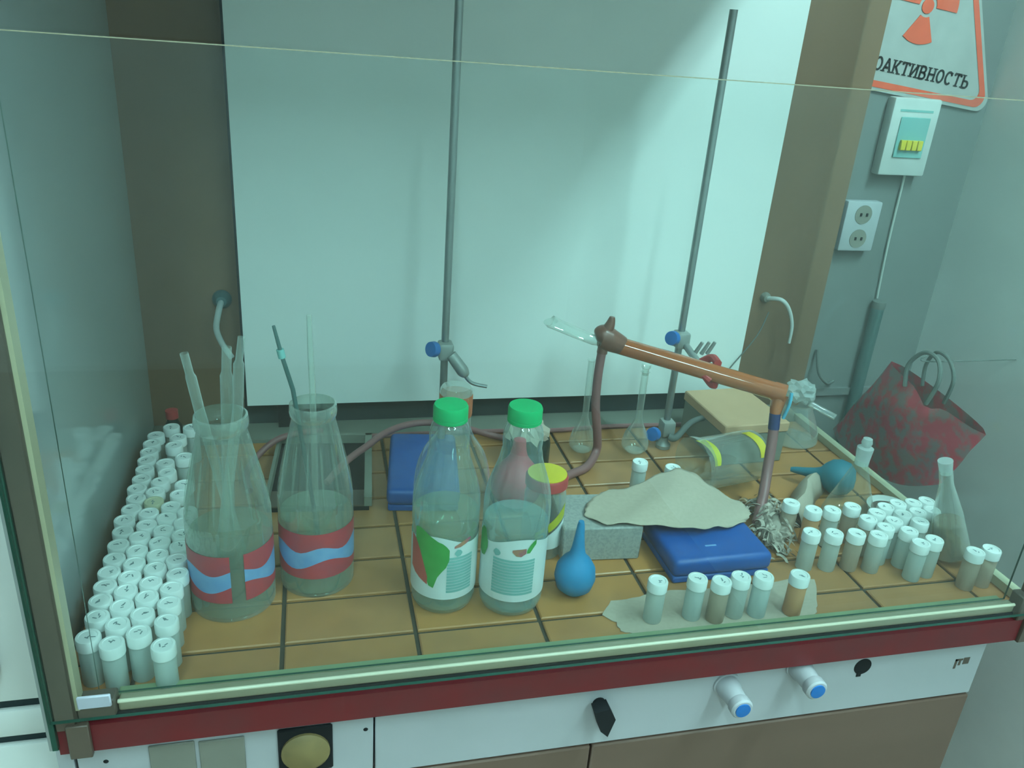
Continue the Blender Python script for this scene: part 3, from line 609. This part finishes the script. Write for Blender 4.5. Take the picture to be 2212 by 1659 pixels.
CLn = ['rearmost vial in the middle of the white cluster', 'rear vial of the cluster, second from its right end', 'rear right corner vial of the white cluster', 'rear left vial of the cluster, in its back file', 'vial in the right middle of the white cluster', 'vial at the right side of the white cluster beside the leaning flask',
       'left vial in the second file of the cluster', 'vial just left of the cluster centre', 'vial at the very centre of the white cluster', 'leftmost vial of the white cluster', 'front left vial of the white cluster', 'front vial of the cluster behind the pale twin vials', 'front right vial of the white cluster']
for (x, y), lab in zip(CL, CLn): vial(x, y, lab, 'vials in the cluster at the right', random.choice((0, 3, 1)))
vial(0.527, 0.268, 'lone vial standing upright behind the draped paper towel', 'vials by the paper towel', 3)
vial(0.572, 0.246, 'vial whose cap peeks over the back of the paper towel', 'vials by the paper towel', 0)

# red capped dark bottle behind the block
rb = thing('small_bottle', 'small dark bottle with a red cap behind the vial block', 'bottle', (-0.178, 0.485, 0))
MB().lathe([(0.013, 0), (0.014, 0.001), (0.014, 0.040), (0.008, 0.050), (0.008, 0.056)], 20).obj('body', M['blackjar'], rb)
MB().lathe([(0.0095, 0), (0.0095, 0.013), (0.0, 0.0135)], 18).obj('cap', M['redjaw'], rb).location = (0, 0, 0.055)

# ------------------------------------------------------------------ glass bottles with tubes
def facing(x, y): return math.atan2(-0.749 - y, 0.045 - x)
def glass_bottle(x, y, R, H, label, liqh, liqmat, gap):
    t = thing('glass_bottle', label, 'bottle', (x, y, 0), group='wide mouthed glass bottles')
    s = R / 0.048; k = H / 0.246
    prof = [(0.040, 0.0), (0.046, 0.003), (0.048, 0.010), (0.048, 0.112), (0.0465, 0.130), (0.042, 0.155), (0.0365, 0.180), (0.0325, 0.200), (0.0300, 0.212), (0.0275, 0.222), (0.0265, 0.228), (0.0278, 0.232), (0.0285, 0.238), (0.0270, 0.245)]
    prof = [(r * s, z * k) for r, z in prof]
    MB().lathe(smoothprof(prof), 40, cap=False).lathe([(0.0, 0.0005), (0.040 * s, 0.0005)], 40, cap=False).obj('body', M['greyglass'], t)
    MB().lathe([(0.0262 * s, 0.226 * k), (0.0286 * s, 0.230 * k), (0.0295 * s, 0.236 * k), (0.0285 * s, 0.244 * k), (0.0262 * s, 0.245 * k)], 36, cap=False).obj('lip', M['tube'], t)
    ip = [(r * 0.955, max(z, 0.003)) for r, z in prof if z < liqh]; rl = ip[-1][0]
    MB().lathe(ip + [(rl * 0.985, liqh), (0.0, liqh)], 36).obj('liquid', liqmat, t)
    rib = MB()
    for q in range(14):
        a = 2 * PI * q / 14; pts = [(prof[i][0] * 1.004 * math.cos(a), prof[i][0] * 1.004 * math.sin(a), prof[i][1]) for i in (4, 5, 6, 7)]
        rib.tube(pts, [0.0008, 0.0016, 0.0016, 0.0006], 6, smooth=2)
    r_ = rib.obj('shoulder_ribs', M['glass'], t); r_['kind'] = 'stuff'
    f = facing(x, y); z0, z1 = 0.028, 0.091
    lr, lb = MB(), MB()
    if gap: spans = [(-1.9, -0.06), (0.26, 1.9)]
    else: spans = [(-1.9, 1.9)]
    for a0, a1 in spans:
        N = 26; st = [a0 + (a1 - a0) * i / N for i in range(N + 1)]
        w1 = [0.068 + 0.004 * math.sin(5 * a + 1) for a in st]; w0 = [0.047 + 0.007 * math.sin(3.2 * a + 0.6) for a in st]
        lr.patch([(a * R, u, z1) for a, u in zip(st, w1)], R, f).patch([(a * R, z0, u) for a, u in zip(st, w0)], R, f)
        lb.patch([(a * R, u, v) for a, u, v in zip(st, w0, w1)], R, f)
    l_ = lr.obj('label', M['lab_red'], t); l_['label'] = 'red and blue paper label'
    lb.obj('label_band', M['lab_blue'], l_)
    return t
glass_bottle(-0.058, 0.093, 0.0480, 0.246, 'left wide mouthed glass bottle with three tubes and a split label', 0.099, M['paleliquid'], True)
glass_bottle(0.040, 0.122, 0.0448, 0.243, 'right wide mouthed glass bottle holding two thin pipettes', 0.101, M['paleliquid'], False)
def gtube(pts, rad, label, cat='tube', mat='tube', bead=None):
    t = thing('glass_tube', label, cat, pts[0])
    o = Vector(pts[0]); P = [Vector(p) - o for p in pts]
    MB().tube(P, rad, 12, smooth=0, closed_ends=False).obj('stem', M[mat], t)
    if bead:
        MB().tube([Vector(bead[0]) - o, Vector(bead[1]) - o], 0.0042, 10, smooth=0).obj('bead', M['lab_teal'], t)
    return t
gtube([(-0.040, 0.108, 0.012), (-0.080, 0.100, 0.245), (-0.0855, 0.098, 0.287), (-0.0865, 0.098, 0.291), (-0.090, 0.097, 0.315)], [0.0058, 0.0058, 0.0058, 0.0045, 0.0045], 'left leaning glass tube in the left bottle')
gtube([(-0.066, 0.129, 0.012), (-0.052, 0.107, 0.250), (-0.0505, 0.105, 0.285), (-0.050, 0.105, 0.290), (-0.048, 0.106, 0.318)], [0.0068, 0.0068, 0.0068, 0.0052, 0.0052], 'thick middle glass tube in the left bottle')
gtube([(-0.078, 0.078, 0.012), (-0.040, 0.100, 0.250), (-0.0365, 0.102, 0.300), (-0.036, 0.102, 0.304), (-0.032, 0.104, 0.330)], [0.0058, 0.0058, 0.0058, 0.004, 0.004], 'right glass tube in the left bottle, reaching highest')
gtube([(0.048, 0.13, 0.010), (0.0185, 0.115, 0.262), (0.008, 0.112, 0.305), (0.001, 0.11, 0.340)], [0.0026, 0.0026, 0.0024, 0.0018], 'thin leaning pipette with a dark bead in the right bottle', 'pipette', 'tealpipe', ((0.0085, 0.1122, 0.302), (0.0065, 0.1117, 0.312)))
gtube([(0.040, 0.125, 0.010), (0.040, 0.115, 0.262), (0.039, 0.112, 0.310), (0.0385, 0.110, 0.352)], [0.0038, 0.0036, 0.0034, 0.0028], 'upright clear pipette in the right bottle', 'pipette')

# ------------------------------------------------------------------ green capped plastic bottles
def pet(x, y, H, R, label, liqh, liqmat, kind):
    t = thing('plastic_bottle', label, 'bottle', (x, y, 0), group='green capped plastic bottles')
    k = H / 0.267
    prof = [(0.026, 0.004), (0.034, 0.001), (0.0385, 0.010), (0.0392, 0.022), (0.0392, 0.060), (0.0392, 0.108), (0.0400, 0.116), (0.0402, 0.130), (0.0398, 0.146), (0.0378, 0.160), (0.0340, 0.174), (0.0292, 0.188), (0.0255, 0.200), (0.0240, 0.209), (0.0228, 0.2145), (0.0231, 0.220), (0.0233, 0.229), (0.0224, 0.237), (0.0200, 0.2435), (0.0172, 0.248), (0.0172, 0.260)]
    prof = smoothprof([(r * R / 0.0402, z * k) for r, z in prof])
    b = MB().lathe(prof, 40, cap=False).lathe([(0.0, 0.006), (0.026, 0.004)], 40, cap=False)
    b.obj('body', M['pet'], t)
    ip = [(r * 0.96, max(z, 0.006)) for r, z in prof if z < liqh]; rl = ip[-1][0]
    MB().lathe([(0.0, 0.006)] + ip + [(rl * 0.985, liqh), (0.0, liqh)], 36).obj('liquid', liqmat, t)
    cz = 0.2475 * k
    cp_ = MB().lathe([(0.0192, 0), (0.0198, 0.0006), (0.0198, 0.004), (0.0192, 0.0045), (0.0197, 0.005), (0.0197, 0.0165), (0.0185, 0.0192), (0.0, 0.0195)], 36).obj('cap', M['green'], t)
    cp_.location = (0, 0, cz)
    f = facing(x, y); r = R * 0.9826
    N = 30; st = [-1.9 + 3.8 * i / N for i in range(N + 1)]
    top = 0.108 * k; lo = 0.026
    lw = MB().patch([(a * r, lo, top + 0.006 * math.sin(2.5 * a + (0.9 if kind else 2.2))) for a in st], r, f, 0.0007)
    l_ = lw.obj('label', M['lab_white'], t); l_['label'] = 'pale printed sleeve'
    tl = MB()
    a0, a1 = ((0.10, 0.95) if kind == 0 else (-0.62, 0.72)); rows_ = 12
    for q in range(rows_):
        z = 0.036 + q * 0.0042
        st2 = [a0 + (a1 - a0) * i / 12 for i in range(13)]
        tl.patch([(a * r, z, z + 0.0033) for a in st2], r, f, 0.0011)
    tl.obj('fine_print', M['lab_teal'], l_)
    if kind == 0:
        g = MB(); pts = [(-1.0, 0.098, 0.118), (-0.8, 0.078, 0.120), (-0.6, 0.058, 0.117), (-0.45, 0.044, 0.113), (-0.3, 0.042, 0.110), (-0.18, 0.058, 0.107), (-0.05, 0.066, 0.105), (0.07, 0.072, 0.101), (0.16, 0.082, 0.096)]
        g.patch([(a * r, z0, z1) for a, z0, z1 in pts], r, f, 0.0014); g.obj('leaf_print', M['leaf'], l_)
        g = MB().patch([(a * r, z0, z1) for a, z0, z1 in ((-1.2, 0.060, 0.105), (-1.0, 0.054, 0.102), (-0.8, 0.050, 0.090), (-0.62, 0.047, 0.071), (-0.50, 0.045, 0.056))], r, f, 0.0016); g.obj('fruit_print', M['berry'], l_)
        g = MB().patch([(a * r, z0, z1) for a, z0, z1 in ((0.30, 0.098, 0.101), (0.5, 0.099, 0.105), (0.7, 0.102, 0.108), (0.85, 0.106, 0.109))], r, f, 0.0016); g.obj('fruit_print', M['plum'], l_)
        MB().patch([(a * r, z0, z1) for a, z0, z1 in ((0.32, 0.090, 0.092), (0.40, 0.086, 0.096), (0.50, 0.087, 0.095), (0.56, 0.090, 0.092))], r, f, 0.0014).obj('round_mark', M['lab_teal'], l_)
    else:
        MB().patch([(a * r, z0, z1) for a, z0, z1 in ((-0.02, 0.097, 0.100), (0.10, 0.092, 0.101), (0.25, 0.091, 0.1015), (0.40, 0.095, 0.102))], r, f, 0.0014).obj('fruit_print', M['plum'], l_)
        MB().patch([(a * r, z0, z1) for a, z0, z1 in ((0.42, 0.095, 0.099), (0.52, 0.095, 0.106), (0.62, 0.101, 0.110), (0.72, 0.106, 0.112))], r, f, 0.0014).obj('leaf_print', M['leaf'], l_)
        MB().patch([(a * r, z0, z1) for a, z0, z1 in ((-1.35, 0.080, 0.108), (-1.2, 0.076, 0.116), (-1.02, 0.078, 0.116), (-0.88, 0.092, 0.100))], r, f, 0.0014).obj('leaf_print', M['leaf'], l_)
        MB().patch([(a * r, z0, z1) for a, z0, z1 in ((-0.62, 0.092, 0.094), (-0.54, 0.088, 0.098), (-0.44, 0.089, 0.097), (-0.38, 0.092, 0.094))], r, f, 0.0014).obj('round_mark', M['lab_teal'], l_)
    return t
pet(0.190, 0.060, 0.264, 0.0400, 'left green capped plastic bottle with a leaf and berry label', 0.129, M['paleliquid'], 0)
pet(0.272, 0.044, 0.267, 0.0400, 'right green capped plastic bottle, clear water and mostly white label', 0.121, M['water'], 1)

# ------------------------------------------------------------------ things behind the bottles
fl = thing('round_flask', 'round clear flask with an orange banded neck behind the left plastic bottle', 'flask', (0.218, 0.182, 0))
MB().lathe(smoothprof([(0.020, 0.0), (0.034, 0.004), (0.046, 0.020), (0.0512, 0.050), (0.0515, 0.085), (0.048, 0.115), (0.040, 0.138), (0.029, 0.155), (0.0225, 0.168), (0.0205, 0.182), (0.0205, 0.220)], 3), 36, cap=False).lathe([(0.0, 0.0005), (0.020, 0.0005)], 36, cap=False).obj('body', M['glass'], fl)
MB().lathe([(0.0212, 0.192), (0.0216, 0.194), (0.0216, 0.220), (0.0212, 0.222)], 32, cap=False).obj('neck_band', glassmat('orange_band', tint=(0.85, 0.45, 0.3), haze=0.22, hazecol=(0.75, 0.2, 0.10), rimhaze=0.9, rim=0.2, power=1.5), fl)
MB().lathe([(0.0195, 0.208), (0.0212, 0.218), (0.0208, 0.227), (0.0185, 0.231), (0.0, 0.232)], 30).obj('stopper', M['tube'], fl)
dj = thing('dark_jar', 'squat dark green jar with a crumpled cream cover', 'jar', (0.377, 0.385, 0))
MB().lathe([(0.036, 0), (0.0385, 0.002), (0.0385, 0.040), (0.035, 0.053), (0.028, 0.060)], 30).obj('body', M['blackjar'], dj)
cv = MB(); n = 26; vs = [(0, 0, 0.079)]
for i, (r, z) in enumerate(((0.014, 0.078), (0.026, 0.070), (0.033, 0.060), (0.037, 0.052))):
    for k in range(n):
        a = 2 * PI * k / n; q = random.uniform(0.86, 1.14); vs.append((r * q * math.cos(a), r * q * math.sin(a), z + random.uniform(-0.004, 0.006)))
fs = [(0, 1 + k, 1 + (k + 1) % n) for k in range(n)] + [(1 + i * n + k, 1 + (i + 1) * n + k, 1 + (i + 1) * n + (k + 1) % n, 1 + i * n + (k + 1) % n) for i in range(3) for k in range(n)]
cv.add(vs, fs).obj('cloth_cover', M['towel'], dj)
rbp = smoothprof([(0.0, 0.0), (0.018, 0.002), (0.033, 0.014), (0.0385, 0.034), (0.034, 0.054), (0.022, 0.070), (0.0135, 0.082), (0.0100, 0.098), (0.0090, 0.108), (0.0, 0.110)], 2)
tag(MB().lathe(rbp, 30).obj('rubber_bulb', M['redrubber'], None, (0.330, 0.262, 0)), 'red rubber bulb seen through the right plastic bottle', 'rubber bulb')
jr = thing('lidded_jar', 'clear jar with a yellow lid and red rim behind the right plastic bottle', 'jar', (0.338, 0.143, 0))
MB().lathe([(0.026, 0), (0.028, 0.002), (0.028, 0.090), (0.025, 0.102), (0.025, 0.108)], 30, cap=False).lathe([(0.0, 0.0005), (0.026, 0.0005)], 30, cap=False).obj('body', M['greyglass'], jr)
MB().lathe([(0.0285, 0.104), (0.0285, 0.116), (0.0265, 0.119), (0.0255, 0.119)], 32).obj('lid_rim', M['redjaw'], jr)
MB().lathe([(0.0262, 0.1188), (0.0262, 0.1203), (0.0, 0.121)], 32).obj('lid', M['yellow'], jr)
f = facing(0.338, 0.143)
MB().patch([(a * 0.028, 0.038 + 0.02 * a, 0.050 + 0.026 * a) for a in [-0.3 + 0.1 * i for i in range(17)]], 0.028, f, 0.0007).obj('label_stripe', M['olive'], jr)
MB().patch([(a * 0.028, 0.018, 0.034 + 0.02 * a) for a in [-0.3 + 0.1 * i for i in range(17)]], 0.028, f, 0.0007).obj('label', M['lab_white'], jr)

# black tray, left blue case
tr = thing('black_tray', 'flat black tray with a grey rim between the glass bottles and the blue case', 'tray', (0.053, 0.370, 0), (0, 0, math.radians(-4)))
MB().box((-0.075, -0.098, 0), (0.068, 0.105, 0.007)).obj('base', M['dark'], tr)
MB().box((0.061, -0.098, 0.007), (0.072, 0.105, 0.022)).box((-0.075, 0.098, 0.007), (0.072, 0.107, 0.022)).box((-0.078, -0.098, 0.007), (-0.073, 0.107, 0.022)).obj('rim', M['ledge'], tr)
MB().box((-0.073, -0.098, 0.007), (0.061, -0.055, 0.009)).obj('front_reflection', M['post'], tr)  # brown reflection in the tray's front part, laid on as colour
def case(t, x0, y0, x1, y1):
    MB().rbox((x0 + 0.002, y0 + 0.002, 0), (x1 - 0.002, y1 - 0.002, 0.010), 0.002, 1).obj('base', M['bluecase'], t)
    MB().rbox((x0, y0, 0.0095), (x1, y1, 0.036), 0.0085, 4).obj('lid', M['bluecase'], t)
bc = thing('plastic_case', 'blue plastic case lying lengthwise behind the left plastic bottle', 'case', (0.203, 0.346, 0), (0, 0, math.radians(-7)))
case(bc, -0.054, -0.094, 0.052, 0.092)
b2 = thing('plastic_case', 'blue plastic case in front of the paper towel, lying flat', 'case', (0.558, 0.100, 0), (0, 0, math.radians(0.5)))
case(b2, -0.068, -0.058, 0.076, 0.055)
MB().box((-0.012, -0.030, 0.0358), (0.004, -0.027, 0.0364)).obj('embossed_mark', M['lab_blue'], b2)

# ------------------------------------------------------------------ foam block, towel, torn paper
fb = thing('foam_block', 'grey speckled foam block under the paper towel', 'block', (0.415, 0.150, 0), (0, 0, math.radians(-4)))
MB().rbox((-0.054, -0.044, 0), (0.056, 0.044, 0.052), 0.002, 1).obj('block', M['carton'], fb)
tw = [[(0.448, 0.199, 0.050), (0.49, 0.200, 0.056), (0.548, 0.228, 0.0615), (0.585, 0.226, 0.0610), (0.613, 0.191, 0.052), (0.645, 0.156, 0.042)],
      [(0.409, 0.165, 0.0565), (0.463, 0.147, 0.058), (0.526, 0.166, 0.061), (0.562, 0.150, 0.058), (0.600, 0.135, 0.050), (0.646, 0.132, 0.0405)],
      [(0.394, 0.135, 0.0555), (0.417, 0.109, 0.0555), (0.472, 0.101, 0.057), (0.535, 0.093, 0.050), (0.584, 0.099, 0.044), (0.630, 0.117, 0.0395)]]
def cat(a, b, c, d, t): return 0.5 * ((2 * b) + (c - a) * t + (2 * a - 5 * b + 4 * c - d) * t * t + (3 * b - a - 3 * c + d) * t ** 3)
def spl(P, u):
    n = len(P) - 1; i = min(int(u * n), n - 1); t = u * n - i
    q = [P[max(i - 1, 0)], P[i], P[i + 1], P[min(i + 2, n)]]
    return cat(*q, t)
tv = [[Vector(p) for p in r] for r in tw]
NU, NV = 30, 16; vs = []
for j in range(NV + 1):
    for i in range(NU + 1):
        u, v = i / NU, j / NV
        p = spl([spl(r, u) for r in tv], v)
        edge = min(u, 1 - u, v, 1 - v)
        p = p + Vector((0.0012 * math.sin(31 * v + 3 * u), 0.0015 * math.sin(27 * u), 0.0012 * math.sin(13 * u + 5 * v) + (0.0015 * math.sin(40 * u + 9 * v) if edge < 0.06 else 0)))
        vs.append(p)
tm = MB().add(vs, [(j * (NU + 1) + i, (j + 1) * (NU + 1) + i, (j + 1) * (NU + 1) + i + 1, j * (NU + 1) + i + 1) for j in range(NV) for i in range(NU)], 0, True)
o = tm.obj('paper_towel', M['towel']); tag(o, 'pale paper towel draped over the foam block and blue case', 'paper towel')
so = o.modifiers.new('thick', 'SOLIDIFY'); so.thickness = 0.0008; so.offset = 1
def sheet(pts, z, th, name, mat, label, cat_, bump=0.0008):
    P = []
    n = len(pts)
    for i in range(n):
        a, b = Vector(pts[i]), Vector(pts[(i + 1) % n])
        for k in range(4):
            t = k / 4; q = a.lerp(b, t); nn = Vector((-(b - a).y, (b - a).x)).normalized()
            P.append(q + nn * random.uniform(-0.0015, 0.0015))
    cx = sum((p for p in P), Vector((0, 0))) / len(P)
    vs = [(cx.x, cx.y, z + th)]
    for f_ in (0.5, 1.0):
        vs += [(cx.x + (p.x - cx.x) * f_, cx.y + (p.y - cx.y) * f_, z + th * (1 if f_ < 1 else 0.6) + random.uniform(0, bump) * (0 if f_ < 1 else 1)) for p in P]
    N = len(P); vs += [(p.x, p.y, z) for p in P]
    fs = [(0, 1 + k, 1 + (k + 1) % N) for k in range(N)] + [(1 + k, 1 + N + k, 1 + N + (k + 1) % N, 1 + (k + 1) % N) for k in range(N)] + [(1 + N + k, 1 + 2 * N + k, 1 + 2 * N + (k + 1) % N, 1 + N + (k + 1) % N) for k in range(N)]
    o = MB().add(vs, fs, 0, True).obj(name, mat); return tag(o, label, cat_)
sheet([(0.378, -0.004), (0.399, 0.02), (0.438, 0.024), (0.472, 0.030), (0.516, 0.027), (0.61, 0.027), (0.668, 0.032), (0.692, 0.026), (0.665, -0.026), (0.645, -0.047), (0.573, -0.048), (0.485, -0.048), (0.411, -0.044), (0.391, -0.035), (0.391, -0.019)][::-1],
      0.0003, 0.0009, 'torn_paper', M['towel'], 'torn sheet of pale paper lying under the front vials', 'paper')
# blue rubber bulb, standing
rbp2 = [(0.0, 0.0), (0.013, 0.002), (0.0225, 0.011), (0.0262, 0.025), (0.0245, 0.039), (0.018, 0.050), (0.0105, 0.058), (0.0082, 0.068), (0.0062, 0.084), (0.0046, 0.100), (0.0034, 0.106), (0.0, 0.106)]
o = MB().lathe(rbp2, 32).obj('rubber_bulb', M['bluebulb'], None, (0.356, 0.046, 0)); tag(o, 'bright blue rubber bulb standing on its round end, spout up', 'rubber bulb')
# teal bulb lying
o = MB().lathe([(r * 1.12, z * 0.95) for r, z in rbp2], 30).obj('rubber_bulb', M['tealbulb']); tag(o, 'dark teal rubber bulb lying on its side behind the right vials', 'rubber bulb')
o.matrix_world = frame((0.880, 0.217, 0.0330), (-0.72, 0.62, -0.12))

# ------------------------------------------------------------------ board slab, flasks and plastic at the rear right
cbx = thing('kraft_box', 'flat tan cardboard box under the condenser at the back', 'box', (0.764, 0.412, 0), (0, 0, math.radians(3)))
MB().rbox((-0.062, -0.070, 0), (0.058, 0.075, 0.058), 0.002, 1).obj('base', M['ledge'], cbx)
MB().rbox((-0.064, -0.072, 0.058), (0.060, 0.077, 0.076), 0.002, 1).obj('lid', M['card'], cbx)
v1 = thing('volumetric_flask', 'slim clear flask with a long neck nearest the hanging hose', 'flask', (0.500, 0.403, 0))
def vflask(t, R, H, rn):
    MB().lathe([(R * 0.7, 0), (R, 0.008), (R * 1.02, 0.018), (R * 0.85, 0.034), (R * 0.45, 0.050), (rn, 0.064), (rn, H), (rn * 1.35, H + 0.002)], 26, cap=False).lathe([(0, 0.0005), (R * 0.7, 0.0005)], 26, cap=False).obj('body', M['tube'], t)
vflask(v1, 0.022, 0.164, 0.0055); v1.location = (0.4855, 0.42, 0)
v2 = thing('volumetric_flask', 'slim clear stoppered flask just left of the right stand', 'flask', (0.578, 0.408, 0))
vflask(v2, 0.023, 0.146, 0.006)
MB().lathe([(0.005, 0), (0.006, 0.012), (0.008, 0.014), (0.008, 0.020), (0.0, 0.021)], 18).obj('stopper', M['tube'], v2).location = (0, 0, 0.142)
# lying clear container with yellow tabs
lj = thing('plastic_container', 'clear plastic container lying on its side with two yellow tabs', 'container', (0.668, 0.276, 0.0475), (0, 0, math.radians(12)))
Q = frame((0.070, 0, 0), (-1, 0, 0))
MB().lathe([(0.034, 0), (0.040, 0.003), (0.0415, 0.012), (0.0415, 0.105), (0.044, 0.112), (0.0455, 0.118), (0.0455, 0.124)], 32, cap=False, M4=Q).lathe([(0.0, 0.001), (0.034, 0.0005)], 32, cap=False, M4=Q).obj('body', M['greyglass'], lj)
for a, xx, zz in ((0, -0.045, 0.0), (1, 0.045, 0.0)):
    s_ = MB().patch([(0.0415 * b, xx - 0.010 + 0.012 * math.sin((b + 1.9) * 1.6), xx + 0.006 + 0.010 * math.sin((b + 1.9) * 2.0)) for b in [-1.9 + 0.09 * i for i in range(15)]], 0.0415, 0.0, 0.0012)
    s_.v = [tuple(Vector((v[2], v[0] * math.cos(0.9) * 0 - v[0], v[1] * -1)) ) for v in s_.v]
    ob = s_.obj('yellow_tab', M['olive'] if a == 0 else M['yellow'], lj); ob.rotation_euler = (math.radians(12), 0, 0)
# beaker with crumpled film and a glass tube
bk = thing('glass_beaker', 'low clear conical beaker beside the tan box at the right rear', 'beaker', (0.893, 0.425, 0))
MB().lathe([(0.044, 0), (0.047, 0.004), (0.045, 0.020), (0.036, 0.045), (0.028, 0.062), (0.026, 0.072), (0.028, 0.075)], 30, cap=False).lathe([(0, 0.0006), (0.044, 0.0006)], 30, cap=False).obj('body', M['tube'], bk)
def crumple(name, c, R, label, cat_, mat, seed, flat=0.6, spikes=0.3):
    rd = random.Random(seed); bm = bmesh.new(); bmesh.ops.create_icosphere(bm, subdivisions=3, radius=1)
    for v in bm.verts:
        q = 1 + rd.uniform(-spikes, spikes); v.co = Vector((v.co.x * q * R, v.co.y * q * R, v.co.z * q * R * flat))
    bm.verts.index_update(); mb = MB().add([v.co for v in bm.verts], [[v.index for v in f.verts] for f in bm.faces]); bm.free()
    o = mb.obj(name, mat, None, c); return tag(o, label, cat_)
crumple('plastic_film', (0.893, 0.425, 0.0955), 0.027, 'crumpled white plastic film stuffed on the conical beaker', 'film', M['crumple'], 4, 0.75, 0.22)
gtube([(0.905, 0.410, 0.078), (0.93, 0.39, 0.068), (0.968, 0.36, 0.045)][:2] + [(0.942, 0.38, 0.063)], [0.0055, 0.0055, 0.0055], 'short glass tube leaning out of the beaker to the right')
# erlenmeyer with stopper in front of the teal bulb
er = thing('conical_flask', 'conical glass flask with frosted stopper in front of the teal bulb', 'flask', (0.832, 0.160, 0))
MB().lathe([(0.036, 0), (0.0395, 0.003), (0.039, 0.012), (0.012, 0.090), (0.0105, 0.098), (0.0105, 0.104)], 32, cap=False).lathe([(0, 0.0006), (0.036, 0.0006)], 32, cap=False).obj('body', M['glass'], er)
MB().lathe([(0.0095, 0.096), (0.0118, 0.122), (0.0118, 0.124), (0.006, 0.126), (0.008, 0.132), (0.0065, 0.139), (0.0, 0.141)], 22).obj('stopper', M['crumple'], er)
# tall leaning flask at the right
tf = thing('conical_flask', 'tall brownish conical flask leaning at the far right vials', 'flask', (0.9225, 0.046, 0.0105), (math.radians(-4), math.radians(-18), 0))
MB().lathe([(0.024, 0), (0.027, 0.003), (0.0265, 0.012), (0.019, 0.070), (0.010, 0.112), (0.009, 0.120), (0.009, 0.140)], 28, cap=False).lathe([(0, 0.0006), (0.024, 0.0006)], 28, cap=False).obj('body', M['tube'], tf)
MB().lathe([(0.0, 0.002), (0.025, 0.003), (0.0245, 0.012), (0.0195, 0.054), (0.0, 0.054)], 26).obj('liquid', glassmat('brown_liquid', tint=(0.72, 0.62, 0.42), haze=0.45, hazecol=(0.30, 0.22, 0.13), rim=0.2, rimhaze=0.5), tf)
MB().lathe([(0.008, 0.134), (0.0098, 0.154), (0.0, 0.155)], 18).obj('stopper', M['crumple'], tf)
# small dish with dark inside behind the cluster
ds = thing('shallow_dish', 'shallow white rimmed dish behind the vial cluster', 'dish', (0.905, 0.158, 0))
MB().lathe([(0.026, 0), (0.034, 0.014), (0.0355, 0.018), (0.034, 0.018), (0.031, 0.013), (0.0, 0.004)], 30).obj('bowl', M['breaker'], ds)
MB().lathe([(0.0305, 0.012), (0.0, 0.0125)], 26).obj('contents', M['post'], ds)
# rag of torn strips
rg = thing('crumpled_rag', 'crumpled grey beige rag bunched where the hose ends', 'rag', (0.692, 0.150, 0))
rgm = MB(); rd = random.Random(11)
for q in range(170):
    t_ = rd.random(); bx, by_ = -0.020 + 0.055 * t_ * 0.9 - 0.01, 0.055 - 0.10 * (1 - t_) 
    bx, by_ = max(-0.03, min(0.026, rd.gauss(0.0, 0.016))), max(-0.075, min(0.048, rd.gauss(0.006, 0.045))); bx += by_ * 0.35
    bz = rd.uniform(0.004, 0.044) * max(0.2, 1 - (abs(by_) / 0.11))
    a = rd.uniform(0, 6.28); l = rd.uniform(0.018, 0.042); wv = rd.uniform(0.0010, 0.0030); turn = rd.uniform(-1.6, 1.6); el = rd.uniform(-0.25, 0.7)
    c = Vector((bx, by_, bz)); vs = []; NS = 6
    for k in range(NS + 1):
        d = Vector((math.cos(a) * math.cos(el), math.sin(a) * math.cos(el), math.sin(el))); s_ = d.cross(Vector((0.4 * math.sin(q), 0.4 * math.cos(3 * q), 1))).normalized()
        for sg_ in (-1, 1):
            v = c + s_ * wv * sg_ * (1 - 0.6 * k / NS); v.z = max(v.z, 0.001); vs.append(v)
        c = c + d * l / NS; a += turn / NS; el -= 0.28
    rgm.add(vs, [(2 * k, 2 * k + 2, 2 * k + 3, 2 * k + 1) for k in range(NS)], 0, True)
o = rgm.obj('torn_strips', M['rag'], rg); o['kind'] = 'stuff'
bm = bmesh.new(); bmesh.ops.create_icosphere(bm, subdivisions=3, radius=1)
for v in bm.verts:
    q = 1 + rd.uniform(-0.2, 0.2); v.co = Vector((v.co.x * 0.022 * q + v.co.y * 0.018, -0.004 + v.co.y * 0.052 * q, max(0.001, v.co.z * 0.019 * q + 0.010)))
bm.verts.index_update(); MB().add([v.co for v in bm.verts], [[v.index for v in f.verts] for f in bm.faces]).obj('wad', M['rag'], rg); bm.free()
# folded cream paper leaning behind the rear row
pf = thing('folded_paper', 'folded cream paper standing behind the rear right vials', 'paper', (0.781, 0.203, 0.0015), (0, 0, math.radians(46)))
NU = 10; vs = []
for j in range(7):
    for i in range(NU + 1):
        u = i / NU - 0.5; v = j / 6
        vs.append((u * 0.13, -0.018 + 0.036 * v + 0.003 * math.sin(9 * u), 0.001 + 0.040 * math.sin(PI * v) * (1 - 0.5 * abs(u)) + 0.002 * math.sin(17 * u + 3 * v)))
o = MB().add(vs, [(j * (NU + 1) + i, j * (NU + 1) + i + 1, (j + 1) * (NU + 1) + i + 1, (j + 1) * (NU + 1) + i) for j in range(6) for i in range(NU)], 0, True).obj('sheet', M['towel'], pf)
so = o.modifiers.new('thick', 'SOLIDIFY'); so.thickness = 0.0008; so.offset = 1
